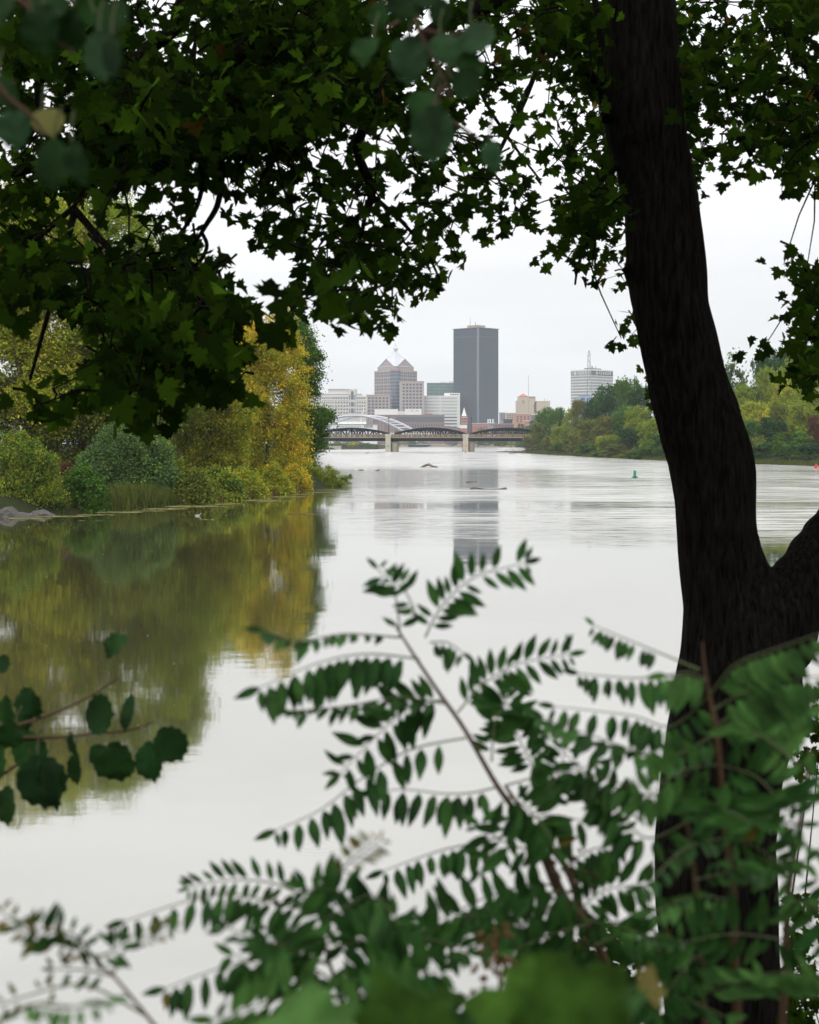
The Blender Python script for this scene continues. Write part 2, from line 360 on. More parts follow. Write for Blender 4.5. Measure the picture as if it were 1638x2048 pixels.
for f in range(12): bw.cone((4.2, 4.2), b.z(741+f*7.0+7.0)+.02, b.z(741+f*7.0+5.2)-.02, 6.6, 6.6, 24)
b.part('corner_spandrel', bw.cone((4.2, 4.2), b.z(741)+.02, b.z(736), 6.2, 5.4, 24), M['pinkd'])
# pyramid + gables
a0, a1 = .4, s_ - i0; cen = (a0 + a1) / 2; zb, za = b.z(732.5), b.z(697.5); zg = b.z(716.5)
roof = MB(); roof.add([(a0-.6,a0-.6,zb),(a1+.6,a0-.6,zb),(a1+.6,a1+.6,zb),(a0-.6,a1+.6,zb),(cen,cen,za)], [(0,1,4),(1,2,4),(2,3,4),(3,0,4),(3,2,1,0)])
gw = MB(); gt = MB()
def onroof(z): return (z - zb) / (za - zb) * (cen - a0 - 1) + a0 + 1
g0, g1 = cen - 15.5*k, cen + 15.5*k
yin = onroof(zg) + .3
for face in 'RL':
    q = [(g0, a0-.1, zb), (g1, a0-.1, zb), (cen, a0-.1, zg), (g0, a0+2.5, zb), (g1, a0+2.5, zb), (cen, yin, zg)]
    if face == 'L': q = [(y, x, z) for x, y, z in q]
    gw.add(q[:3], [(0,1,2)])
    roof.add([(p[0], p[1], p[2]+.15) for p in q], [(0,2,5,3), (1,4,5,2)])
    for e0, e1 in ((q[0], q[2]), (q[2], q[1])):
        gt.tube([Vector(e0)+Vector((-.2,-.2,.2)), Vector(e1)+Vector((-.2,-.2,.2))], .8, 4)
b.part('roof', roof, M['metroof']); b.part('gable', gw, M['pink']); b.part('gable_trim', gt, M['metroof'])
cu = MB().cone((cen, cen), b.z(698.2), b.z(694.6), 3.1, 3.1, 8).cone((cen, cen), b.z(694.6), b.z(691), 3.4, .5, 12)
b.part('cupola', cu, M['metroof'])
b.part('spire', MB().tube([(cen,cen,b.z(691.5)), (cen,cen,b.z(682.5))], [.5,.12], 5), M['wsteel'])
b.done()
# lower wings
b = Bld('granite_office_wing', 'lower pink granite office wing with square windows, right of the pyramid-roofed tower', 799, 1862)
k = b.k; W = 49*k
b.part('wall', MB().box(0, W, 0, 30, 0, b.z(763.5)).box(-.4, W+.4, -.4, 30.4, b.z(763.5), b.z(762.3)), M['pink'])
b.win('R', 5*k, W-2, 766, 832, 6, 10, .64, .56, M['glass']); b.done()
b = Bld('granite_office_wing', 'low pink granite office wing, left of the pyramid-roofed tower', 733, 1862)
k = b.k; W = 47*k
b.part('wall', MB().box(0, W, 0, 30, 0, b.z(790.5)).box(-.4, W+.4, -.4, 30.4, b.z(790.5), b.z(789.3)), M['pink'])
b.win('R', 1.2, W-1.2, 793, 831, 6, 6, .60, .56, M['glass']); b.done()

# teal glass block and white office
b = Bld('glass_office_block', 'teal glass office block left of the dark skyscraper, above the white office', 854, 2000)
k = b.k
b.part('glass_wall', MB().box(0, 60*k, 0, 40, 0, b.z(766)), M['teal'])
fr_ = MB()
for i in range(13): fr_.box(i*5*k-.12, i*5*k+.12, -.3, 0, b.z(795), b.z(766))
for yy in (766, 772, 778, 784, 790): fr_.box(-.2, 60*k, -.4, -.02, b.z(yy)-.3, b.z(yy)+.3)
b.part('mullion_frame', fr_, M['grey'])
b.part('roof_plant', MB().box(27*k, 41*k, 8, 20, b.z(766), b.z(763)).box(44*k, 58*k, 8, 22, b.z(766), b.z(761.5)), M['white']); b.done()
b = Bld('white_office_block', 'white concrete office block with long window bands, just left of the dark skyscraper', 848, 1880)
k = b.k
b.part('wall', MB().box(0, 72*k, 0, 40, 0, b.z(791.5)), M['offw'])
b.part('roof_plant', MB().box(41*k, 72*k, 4, 20, b.z(791.5), b.z(785.8)), M['white'])
for r in range(11):
    y0 = 795 + r*6.4
    for (u0, u1) in ((1.5, 31), (34, 66)):
        b.win('R', u0*k, u1*k, y0, y0+3.0, 12 if r < 4 else 1, 1, .8 if r < 4 else .99, .85, M['lgrey'], name='window')
b.win('R', 52*k, 70*k, 787.5, 790, 4, 1, .8, .9, M['glass'], off=-3.9); b.done()

# dark tower
b = Bld('dark_skyscraper', 'tallest tower, charcoal slab skyscraper with fine vertical fins', 956, 1900, R(45), 'skyscraper')
k = b.k * 2 ** .5; sL, sR = 47.5*k, 43*k
b.part('wall', MB().box(0, sR, 0, sL, 0, b.z(655.5)), M['dkc'])
fn = MB(); zt = b.z(658)
for i in range(24): u = 2 + (sR-3)*i/23; fn.box(u-.34, u+.34, -.9, .05, 6, zt)
for i in range(26): u = 2 + (sL-3)*i/25; fn.box(-.9, .05, u-.34, u+.34, 6, zt)
b.part('fin_screen', fn, M['fin'])
b.part('corner_column', MB().box(-1.0, 1.2, -1.0, 1.2, 0, b.z(655.6)), M['fin2'])
b.part('parapet', MB().box(-1.1, sR+1, -1.1, sL+1, b.z(655.6), b.z(654.2)).box(-.95, sR+.8, -.95, sL+.8, b.z(672.5), b.z(671.9)), M['fin2'])
b.part('penthouse', MB().box(6*k, 24*k, 8*k, 26*k, b.z(654.2), b.z(648.5)).box(5*k, 25*k, 7*k, 27*k, b.z(650.0), b.z(649.6)), M['beige'])
b.part('antenna', MB().tube([(9*k,23*k,b.z(649)),(9*k,23*k,b.z(632))], [.4,.15], 5).tube([(14*k,18*k,b.z(648)),(14*k,18*k,b.z(642))], .5, 5), M['grey']); b.done()

# brick arena-like building with white roof sheds
b = Bld('brick_hall', 'long maroon brick hall with glazed band and white rooftop sheds', 745, 1780)
k = b.k
b.part('wall', MB().box(0, 144*k, 0, 50, 0, b.z(829.5)).box(104*k, 120*k, 6, 30, b.z(829.5), b.z(827)), M['maroon'])
b.part('roof_shed', MB().box(4*k, 51*k, 2, 20, b.z(829.5), b.z(818.2)), M['white']); b.part('roof_shed', MB().box(65*k, 98*k, 1.5, 20, b.z(829.5), b.z(817.6)), M['white'])
b.part('roof_shed', MB().box(51*k, 65*k, 4, 20, b.z(829.5), b.z(822)), M['offw'])
lg = MB()                                                     # pairs of round grey marks on the shed
for cxp in (77.2, 80.6, 87.3, 91.0):
    pts = [(cxp*k + 1.0*k*math.cos(a_*math.pi/4), 1.35, b.z(821.3) + 1.3*k*math.sin(a_*math.pi/4)) for a_ in range(-3, 4)]
    lg.tube(pts, .22, 4)
    lg.box((cxp-.7)*k, (cxp+.8)*k, 1.2, 1.45, b.z(821.5), b.z(821.0))
b.part('sign_mark', lg, M['mark'])
b.win('R', 46*k, 142*k, 833, 844, 24, 1, .86, .9, M['glass']); b.win('R', 46*k, 142*k, 848, 857, 18, 1, .5, .8, M['glass']); b.done()
b = Bld('brick_block', 'low dark brick block below the white office, left of the red church tower', 855, 1700)
k = b.k; b.part('wall', MB().box(0, 45*k, 0, 20, 0, b.z(852)).box(44.5*k, 66*k, 0, 20, 0, b.z(855)), M['maroon']); b.win('R', 2*k, 43*k, 855, 861, 12, 1, .45, .7, M['glass']); b.done()
b = Bld('pale_riverside_hall', 'pale riverside hall with long window strip, seen through the white arch', 662, 1560)
k = b.k; b.part('wall', MB().box(0, 92*k, 0, 20, 0, b.z(848)).box(10*k, 70*k, 3, 18, b.z(848), b.z(843)), M['white'])
b.part('gutter', MB().box(-.5, 92.5*k, -.6, 0, b.z(849.2), b.z(848)), M['grey']); b.win('R', 66*k, 84*k, 849, 856, 4, 1, .9, .8, M['grey']); b.win('R', 12*k, 60*k, 851, 855, 16, 1, .4, .8, M['grey']); b.done()

# church
b = Bld('church_tower', 'narrow red brick church tower with white spire before the dark skyscraper', 922, 1600, 0, 'church')
k = b.k; W = 13*k
b.part('wall', MB().box(0, W, 0, W, 0, b.z(833)), M['brick'])
pin = MB()
for xx in (0, W):
    for yy in (0, W): pin.cone((xx, yy), b.z(834), b.z(829), .8, .05, 6)
b.part('battlement', pin.box(0, W, -.1, .5, b.z(833.6), b.z(832.2)).box(0, W, W-.5, W+.1, b.z(833.6), b.z(832.2)).box(-.1, .5, .5, W-.5, b.z(833.6), b.z(832.2)).box(W-.5, W+.1, .5, W-.5, b.z(833.6), b.z(832.2)), M['brick']); b.part('spire', MB().cone((W/2, W/2), b.z(833), b.z(814.5), W*.40, .08, 8), M['white'])
bd = MB()
for yy in (835, 841, 846): bd.box(-.15, W+.15, -.2, 0, b.z(yy)-.25, b.z(yy)+.25)
b.part('stone_band', bd, M['lime']); b.win('R', 1, W-1, 836, 846, 3, 3, .4, .7, M['glass']); b.done()
b = Bld('billboard', 'blank white billboard at the foot of the church tower', 919, 1500, 0, 'billboard')
k = b.k; b.part('panel', MB().box(0, 15*k, 0, .5, b.z(856.5), b.z(850)), M['white']); b.part('post', MB().box(3*k, 3.6*k, .1, .4, 0, b.z(856.6)).box(11.4*k, 12*k, .1, .4, 0, b.z(856.6)), M['grey']); b.done()
def lowb(name, label, px0, px1, yt, D, mat, nw=0, extra=None, wm='glass', rows=1, cat='building'):
    b = Bld(name, label, px0, D); b.part('wall', MB().box(0, (px1-px0)*b.k, 0, 16, 0, b.z(yt)), M[mat])
    b.part('cornice', MB().box(-.3, (px1-px0)*b.k+.3, -.35, 16.3, b.z(yt)+.02, b.z(yt)+.6), M[extra or mat])
    if nw: b.win('R', .8, (px1-px0)*b.k-.8, yt+1.6, yt+1.6+rows*4.4, nw, rows, .5, .6, M[wm])
    b.done(); return b
lowb('brick_row_building', 'bright red brick low building right of the church tower', 944, 975, 847.5, 1560, 'brick', 5, 'lime', 'grey')
lowb('grey_shop_building', 'small grey building between the two red brick ones', 976, 989, 846, 1580, 'grey', 3, 'white')
lowb('brick_row_building', 'dull brick low building behind the right bridge span', 988, 1028, 848, 1540, 'maroon', 6, 'brick2')
lowb('charcoal_box_building', 'charcoal windowless box building left of the orange brick one', 1008, 1025, 839.5, 1600, 'dkc')
lowb('grey_blue_office', 'grey-blue office low beside the foot of the dark skyscraper', 1000, 1012, 826, 1750, 'grey', 3, rows=3)
lowb('cream_office', 'cream office with window grid left of the orange brick building', 1012, 1034, 826.5, 1720, 'beige', 6, 'offw', rows=3)
lowb('orange_brick_building', 'long orange brick building in front of the beige tower block', 1030, 1062, 830, 1500, 'brick2', 4, 'rtile', rows=3)
lowb('orange_brick_annex', 'lower orange brick annex beside the dark green trees', 1050, 1061, 842, 1450, 'brick2', 2, 'offw')
lowb('blue_glass_office', 'blue-grey glass office at the edge of the right bank trees', 1060, 1084, 830, 1510, 'glassb', 5, 'white', 'grey', rows=2)
for i, xx in enumerate((976, 980.5, 986)):
    b = Bld('roof_vent_stack', 'white rooftop vent stack, ' + ('leftmost', 'middle', 'rightmost')[i] + ' of three above the brick row', xx, 1592, 0, 'vent', 'white vent stacks on the roof')
    k = b.k; b.part('pipe', MB().cone((0, 0), b.z(850), b.z(840), .6, .6, 10), M['white']); b.part('cap', MB().cone((0, 0), b.z(840)+.01, b.z(838.4), .95, .8, 10), M['white']); b.done()

# beige complex with red pyramid roof
b = Bld('beige_tower_block', 'beige tower block with small red pyramid roof, right of the skyscraper', 1035, 1700)
k = b.k
b.part('wall', MB().box(0, 33*k, 0, 30, 0, b.z(800.5)).box(2.2*k, 21*k, .5, 20, b.z(800.5), b.z(792.5)).box(21*k, 36*k, .3, 25, b.z(803), b.z(792.7)).box(32.9*k, 38*k, 5, 30, 0, b.z(806)).box(38*k, 65*k, 0, 30, 0, b.z(802)), M['beige'])
b.part('roof', MB().add([(3*k,0,b.z(792.5)),(21*k,0,b.z(792.5)),(21*k,20,b.z(792.5)),(3*k,20,b.z(792.5)),(12.4*k,9,b.z(786))], [(0,1,4),(1,2,4),(2,3,4),(3,0,4),(3,2,1,0)]), M['rtile'])
b.win('R', 22*k, 35.5*k, 794, 796, 5, 1, .5, .9, M['glass']); b.win('R', 21.6*k, 23*k, 799, 826, 1, 5, .8, .3, M['glass']); b.win('R', 9*k, 14*k, 800, 807, 3, 2, .5, .7, M['glass'])
b.win('R', 33*k, 37*k, 809, 824, 2, 1, .6, 1, M['glass'], off=-5); b.part('band_course', MB().box(-.1, 33*k, -.15, 0, b.z(808), b.z(807.6)).box(-.1, 33*k, -.15, 0, b.z(814), b.z(813.6)).box(-.1, 33*k, -.15, 0, b.z(820), b.z(819.6)).box(38*k, 65*k+.2, -.2, 0, b.z(803), b.z(802)), M['pierl'])
b.part('roof_mast', MB().tube([(55*k,5,b.z(802)),(55*k,5,b.z(797))], .2, 4).tube([(60*k,5,b.z(802)),(60*k,5,b.z(798))], .2, 4), M['grey']); b.done()
ma = empty('radio_mast', (X(1057, 1760), 1760, 0), 'very thin tall radio mast above the beige tower block', 'mast')
MB().tube([(0,0,0),(0,0,Z(750,1760))], [.5,.22], 5).build('mast_pole', M['grey'], ma)
ma = empty('radio_mast', (X(791.5, 1990)-1.5*0+80*0, 2400, 0), 'thin tall mast far behind', 'mast') if False else None

# white hotel tower
b = Bld('white_hotel_tower', 'white hotel tower with window bands above the right bank trees', 1181, 1500, R(45), 'tower')
k = b.k * 2 ** .5; sL, sR = 36*k, 53*k
b.part('wall', MB().box(0, sR, 0, sL, 0, b.z(738)), M['white'])
b.part('roof_cap', MB().box(3*k, 30*k, 4*k, 14*k, b.z(738)+.05, b.z(735.6)), M['maroon'])
b.part('roof_dish', MB().cone((14*k, 8*k), b.z(735.6), b.z(730), 1.6, .3, 8).tube([(20*k,6*k,b.z(735.6)),(20*k,6*k,b.z(731))], .3, 5), M['grey'])
b.win('R', .8, sR-.8, 740.5, 750.5, 30, 1, .62, .96, M['glass'])
for r in range(12): b.win('R', .8, sR-.8, 751.8+r*5.9, 755.8+r*5.9, 30 if r < 2 else 30, 1, .5, .98, M['grey'])
b.win('L', .6, sL-.6, 740.5, 750.5, 12, 1, .8, .96, M['grey'])
for r in range(12): b.win('L', .6, sL-.6, 751.8+r*5.9, 755.8+r*5.9, 12, 1, .8, .95, M['grey'])
for face, u in (('R', 14*k), ('L', 27*k)):                     # white crosses and smudged letters of the roof signs
    zc = b.z(745.5)
    def bx(q_, u0, u1, z0, z1, t_=.7):
        return q_.box(u0, u1, -t_, -.26, z0, z1) if face == 'R' else q_.box(-t_, -.26, u0, u1, z0, z1)
    b.part('roof_cross', bx(bx(MB(), u-.35, u+.35, zc-2.2, zc+2.2), u-2.1, u+2.1, zc-.35, zc+.35, .68), M['white'])
    sgn = 1 if face == 'R' else -1
    for i in range(7):
        uu = u + sgn*(5 + i*(3.1 if face == 'R' else 2.2)); zz = zc + (1.1, -1.3, .1)[i % 3]
        b.part('sign_letter', bx(bx(MB(), uu-.25, uu+.25, zc-1.5, zc+1.5), uu-.9, uu+.9, zz-.22, zz+.22, .66), M['white'])
b.done()
la = empty('lattice_mast', (X(1178, 1420), 1420, 0), 'slim steel lattice mast in front of the white hotel tower', 'mast')
q = MB(); D = 1420; zt = Z(705, D)
for sx in (-1, 1):
    for sy in (-1, 1): q.tube([(sx*3.2, sy*3.2, 0), (sx*.9, sy*.9, zt)], .20, 4)
nseg = 16
for i in range(nseg):
    z0, z1 = zt*i/nseg, zt*(i+1)/nseg; a, c = 3.2-2.3*i/nseg, 3.2-2.3*(i+1)/nseg; s1 = 1 if i % 2 else -1
    for sy in (-1, 1): q.tube([(-s1*a, sy*a, z0), (s1*c, sy*c, z1)], .12, 4)
q.build('lattice_frame', M['grey'], la); MB().tube([(0,0,zt),(0,0,zt+2)], [.9,.5], 6).build('mast_head', M['rtile'], la)
b = Bld('blue_house_block', 'light blue walled block at the foot of the white hotel tower', 1160, 1300)
k = b.k; b.part('wall', MB().box(0, 22*k, 0, 15, 0, b.z(791.5)), M['bwall']); b.part('cornice', MB().box(-.2, 22*k+.2, -.3, 15, b.z(791.5)+.02, b.z(791)), M['grey'])
b.win('R', .5, 10*k, 795, 807, 2, 2, .9, .6, M['glass']); b.win('R', 13*k, 17*k, 795, 807, 1, 2, .8, .6, M['glass']); b.done()

# ------------------------------------------------------------------ white arch bridge
D = 1340; ab = empty('arch_bridge', (X(722, D), D, 0), 'white double-arch road bridge behind the dark truss bridge', 'bridge')
k = D / F; x0 = X(722, D)
def arch(xa, xb, yc, ya, dy, r, mb):
    pts = []
    for i in range(25):
        u = i / 24; px = xa + (xb - xa) * u; py = ya + (yc - ya) * (1 - (2*u-1)**2)
        pts.append((X(px, D) - x0, dy, Z(py, D)))
    mb.tube(pts, r, 6); return pts
q = MB(); pa = arch(611, 859, 831.5, 884, 0, 1.15, q); q.build('arch_rib', M['wsteel'], ab)
q = MB(); pb = arch(583, 835, 832.0, 884, -16, 1.15, q); q.build('arch_rib', M['wsteel'], ab)
q = MB()
for i in range(4, 21, 1): q.tube([pa[i], pb[i]], .45, 4)
q.build('cross_brace', M['wsteel'], ab)
q = MB(); zd = Z(866, D)
for pp in (pa, pb):
    for i in range(3, 22, 2): q.tube([pp[i], (pp[i][0], pp[i][1], zd)], .13, 3)
q.build('hanger', M['wsteel'], ab)
MB().box(-150*k, 150*k, -17, 1, zd-2.2, zd).build('deck', M['offw'], ab)
cr_ = empty('crane', (X(722, 1700), 1700, 0), 'small white leaning crane boom above the white arch', 'crane')
MB().tube([(0,0,0),(0,0,Z(832,1700))], .7, 6).build('mast', M['white'], cr_); MB().tube([(0,0,Z(833,1700)),(2.2*1.2,0,Z(822,1700)),(3.0*1.2,0,Z(812,1700))], [.6,.5,.3], 6).build('boom', M['white'], cr_)

# ------------------------------------------------------------------ dark truss bridge
D = 676; tb = empty('truss_bridge', (0, D, 0), 'dark steel truss bridge with three arched spans on concrete piers', 'bridge')
k = D / F
zg0, zg1, zp1 = Z(882.3, D), Z(876, D), Z(868.6, D)
MB().box(X(560,D), X(1180,D), 0, 13.5, zg0, zg1).build('girder', M['bsteel'], tb)
MB().box(X(560,D), X(1180,D), -.6, 14.1, zg1+.004, zg1+.35).build('deck', M['pier'], tb)
q = MB()
for yy in (-.6, 13.9):
    q.box(X(560,D), X(1180,D), yy, yy+.2, zp1-.25, zp1)
    q.box(X(560,D), X(1180,D), yy, yy+.2, zg1+.35, zg1+.55)
    pxx = 562
    while pxx < 1180:
        xx = X(pxx, D); q.box(xx-.16, xx+.16, yy-.02, yy+.22, zg1+.35, zp1-.25); pxx += 3.05
    pxx = 562
    while pxx < 1176:
        q.tube([(X(pxx,D), yy+.1, zg1+.6), (X(pxx+3.05,D), yy+.1, zp1-.3)], .07, 3); pxx += 3.05
q.build('parapet', M['bparap'], tb)
for (xa, xb, yc) in ((626, 779, 856.6), (789, 933, 856.2), (942, 1092, 856.4)):
    q = MB(); n = 14
    for yy in (1.2, 12.3):
        top = []; low = []
        for i in range(n+1):
            u = i/n; px = xa+(xb-xa)*u; s4 = 1-(2*u-1)**2
            top.append(Vector((X(px,D), yy, Z(868.2 + (yc+.6-868.2)*s4, D)))); low.append(Vector((X(px,D), yy, zg1+.5 + .0*s4)))
        q.tube(top, .50, 4)
        l2 = [Vector((v.x, v.y, v.z - 1.0*(1-abs(2*i/n-1)))) for i, v in enumerate(top)]
        q.tube(l2, .2, 4)
        for i in range(1, n):
            q.tube([top[i], low[i]], .22, 4)
            if i < n-1:
                if i % 2: q.tube([top[i], low[i+1]], .18, 4)
                else: q.tube([low[i], top[i+1]], .18, 4)
                if i in (4, 7, 8, 11): q.tube([low[i], top[i+1]] if i % 2 else [top[i], low[i+1]], .14, 4)
    for i in range(2, n-1, 2):
        u = i/n; zz = Z(868.2 + (yc+.6-868.2)*(1-(2*u-1)**2), D); q.tube([(X(xa+(xb-xa)*u,D),1.2,zz),(X(xa+(xb-xa)*u,D),12.3,zz)], .15, 4)
    q.build('truss', M['bsteel'], tb)
for (pl, pm, pr, yt) in ((771, 781.5, 797, 874), (925.7, 936, 949.5, 875)):
    pr_o = MB().box(X(pl,D), X(pm,D), -2.2, 4, -2, Z(yt,D)).box(X(pl-.6,D), X(pm+.2,D), -2.4, 4.2, -2, Z(899.5,D)).box(X(pl-.5,D), X(pm+1,D), -2.3, 2, Z(868,D), Z(yt-.01,D)+.02).build('pier', M['pierl'], tb)
    q = MB(); cxx = X((pm+pr)/2, D); rx = (X(pr,D)-X(pm,D))/2
    q.box(cxx-rx, cxx+rx, 1, 12, -2, zg0-.9); q.box(cxx-rx-.3, cxx+rx+.5, .6, 12.4, zg0-.9, zg0)
    q.cone((cxx, 1.0), -2, zg0-.9, rx, rx*.93, 14)
    q.build('pier_shaft', M['pier'], tb)
    if pl < 800: MB().add([(X(774,D),-2.45,Z(893.5,D)),(X(778,D),-2.45,Z(893.7,D)),(X(779,D),-2.45,Z(890.6,D)),(X(776,D),-2.45,Z(889.6,D)),(X(774.5,D),-2.45,Z(891,D))], [(0,1,2,3,4)]).build('graffiti', M['graf'], pr_o)
    else: MB().add([(X(930,D),-2.45,Z(893,D)),(X(933,D),-2.45,Z(892.5,D)),(X(932.5,D),-2.45,Z(890.5,D)),(X(930.5,D),-2.45,Z(890,D))], [(0,1,2,3)]).build('graffiti', M['graf2'], pr_o)
MB().box(X(590,D), X(648,D), -3, 14, -2, zg0-.9).box(X(590,D), X(650,D), -3.2, 14.2, -2, .5).build('abutment', M['pierl'], tb)
MB().box(X(1100,D), X(1180,D), -1, 14, -2, zg0-.1).build('abutment', M['pierl'], tb)
for i, (px, yt) in enumerate(((777.5, 837), (943.3, 838.5))):
    l_ = empty('street_lamp', (X(px, D), D+.4, zp1-.5), 'tall dark lamp post on the truss bridge above the ' + ('left' if i == 0 else 'right') + ' pier', 'street lamp', 'lamp posts on the truss bridge')
    hh = Z(yt, D) - zp1 + .5
    MB().tube([(0,0,0),(0,0,hh)], [.22,.12], 6).build('post', M['lamp'], l_); MB().cone((0,0), hh, hh+.5, .5, .35, 10).cone((0,0), hh+.5, hh+.9, .35, .05, 10).build('lamp_head', M['lamp'], l_)
# car and signs on the deck
def car(px, d, label):
    c = empty('white_car', (X(px, d), d, zg1+.36), label, 'car')
    prof = [(-2.2,.35),(-2.25,.8),(-1.6,.95),(-1.0,1.45),(.5,1.5),(1.2,1.0),(2.1,.85),(2.25,.4)]
    vs = [(x, -.85, z) for x, z in prof] + [(x, .85, z) for x, z in prof]; n = len(prof)
    MB().add(vs, [tuple(range(n)), tuple(range(n, 2*n))[::-1]] + [(i, i+n, (i+1) % n + n, (i+1) % n) for i in range(n)]).build('body', M['car'], c)
    MB().add([(-.95,-.87,1.0),(1.0,-.87,1.0),(.45,-.87,1.42),(-.85,-.87,1.38)], [(0,1,2,3)]).build('side_window', M['glass'], c)
    for x in (-1.4, 1.4):
        for y in (-.86, .7):
            wv = MB(); wv.tube([(x, y, .33), (x, y+.18, .33)], .33, 14); wv.build('wheel', M['dark'], c)
car(985, D+4, 'white car crossing the right span of the truss bridge')
sg_ = empty('road_sign', (X(881.5, D), D+14.5, zg1+.3), 'small green road sign seen through the middle truss span', 'sign')
MB().box(-.7,.7,-.05,.05,1.2,2.6).build('panel', M['sgn'], sg_); MB().tube([(0,.1,0),(0,.1,1.4)], .08, 5).build('post', M['lamp'], sg_)
# quay and far bank pieces
def wall(label, px0, px1, yt, yb, D, mat, name='quay_wall'):
    r = empty(name, (X(px0, D), D, 0), label, 'wall'); W = (px1-px0)*D/F
    MB().box(0, W, 0, 3, -2, Z(yt, D)).build('wall_face', M[mat], r); MB().box(-.2, W+.2, -.25, 3.2, Z(yt, D)+.01, Z(yt, D)+.5).build('coping', M['pierl'], r)
wall('pale concrete river wall left of the truss bridge pier, under the bushes', 620, 682, 893.2, 900, 915, 'pierl')
wall('long low quay wall far behind the middle bridge span', 760, 1000, 889, 893, 1690, 'pier')
wall('low grey retaining wall far behind the right bridge span', 940, 1075, 890.5, 893.5, 1420, 'pier')
bt = empty('river_barge', (X(838, 1500), 1500, 0), 'long dark barge moored under the middle bridge span', 'boat')
MB().add([(-11,-3,.2),(9,-3,.2),(14,-3,2.4),(-12,-3,2.4),(-11,3,.2),(9,3,.2),(14,3,2.4),(-12,3,2.4)], [(0,1,2,3),(4,7,6,5),(0,4,5,1),(1,5,6,2),(2,6,7,3),(3,7,4,0)]).build('hull', M['bsteel'], bt); MB().box(-9, 2, -2, 2, 2.4, 4.2).build('cabin', M['grey'], bt)
vh = empty('parked_van', (X(905, 1640), 1705, 4.1*0+ground(X(905,1705),1705)), 'small pale van parked on the far quay', 'van')
MB().box(-6,6,-1,1,.5,3).add([(6,-1,.5),(8,-1,.5),(7.4,-1,1.8),(6,-1,3),(6,1,.5),(8,1,.5),(7.4,1,1.8),(6,1,3)], [(0,1,2,3),(7,6,5,4),(1,5,6,2),(2,6,7,3),(0,4,5,1)]).build('body', M['white'], vh)
for x in (-4, 5.5): MB().tube([(x,-1.05,.5),(x,-.8,.5)], .5, 10).build('wheel', M['dark'], vh)

# ------------------------------------------------------------------ trees
def crown_mesh(name, lobes, n_clump, per, leaf, seed, droop=.35, flat=.6, clump_r=.11, shell=.5, tall=1.0):
    """leaf-sized quads in clumps spread over and inside the lobes (cx,cy,cz,rx,ry,rz)"""
    rg = np.random.default_rng(seed)
    vol = np.array([l[3]*l[4]*l[5] for l in lobes]); vol = vol ** .75; vol /= vol.sum()
    li = rg.choice(len(lobes), n_clump, p=vol); L = np.array(lobes)[li]
    d = rg.normal(size=(n_clump, 3)); d /= np.linalg.norm(d, axis=1)[:, None]
    rad = shell + (1 - shell) * rg.random(n_clump) ** .6
    rad *= 1 + .22 * (rg.random(n_clump) - .4)
    c = L[:, :3] + d * L[:, 3:6] * rad[:, None]
    size = clump_r * (.6 + .9 * rg.random(n_clump))
    ctint = rg.random(n_clump); cval = rg.random(n_clump); cb = rg.random(n_clump)
    n = n_clump * per; ci = np.repeat(np.arange(n_clump), per)
    off = rg.normal(size=(n, 3)) * .55; off[:, 2] *= flat
    rr = np.hypot(off[:, 0], off[:, 1]); off[:, 2] -= droop * rr ** 1.6
    pos = c[ci] + off * size[ci][:, None]
    nrm = rg.normal(size=(n, 3)) * .8 + d[ci] * .5 + np.array([0, 0, .7]); nrm /= np.linalg.norm(nrm, axis=1)[:, None]
    tdir = rg.normal(size=(n, 3)) + np.array([0, 0, -.8]); tdir -= (tdir * nrm).sum(1)[:, None] * nrm; tdir /= np.linalg.norm(tdir, axis=1)[:, None] + 1e-9
    sdir = np.cross(nrm, tdir); ls = leaf * (.6 + .8 * rg.random(n))[:, None]
    v = np.stack([pos - tdir*ls*.7, pos + sdir*ls*.42, pos + tdir*ls*.7, pos - sdir*ls*.42], 1).reshape(-1, 3)
    return quads(name, v, np.clip(ctint[ci]*.75 + rg.random(n)*.25, 0, 1), np.clip(cval[ci]*.5 + rg.random(n)*.5, 0, 1), cb[ci]*.8 + rg.random(n)*.2)
def quads(name, v, r, g, b, k=4):
    n = len(v) // k; me = bpy.data.meshes.new(name)
    me.vertices.add(len(v)); me.vertices.foreach_set('co', np.asarray(v, dtype=np.float32).ravel())
    me.loops.add(n*k); me.loops.foreach_set('vertex_index', np.arange(n*k, dtype=np.int32))
    me.polygons.add(n); me.polygons.foreach_set('loop_start', np.arange(0, n*k, k, dtype=np.int32))
    at = me.attributes.new('tint', 'FLOAT_COLOR', 'FACE'); at.data.foreach_set('color', np.stack([r, g, b, np.ones(n)], 1).astype(np.float32).ravel())
    me.update(calc_edges=True); me.validate(); return me
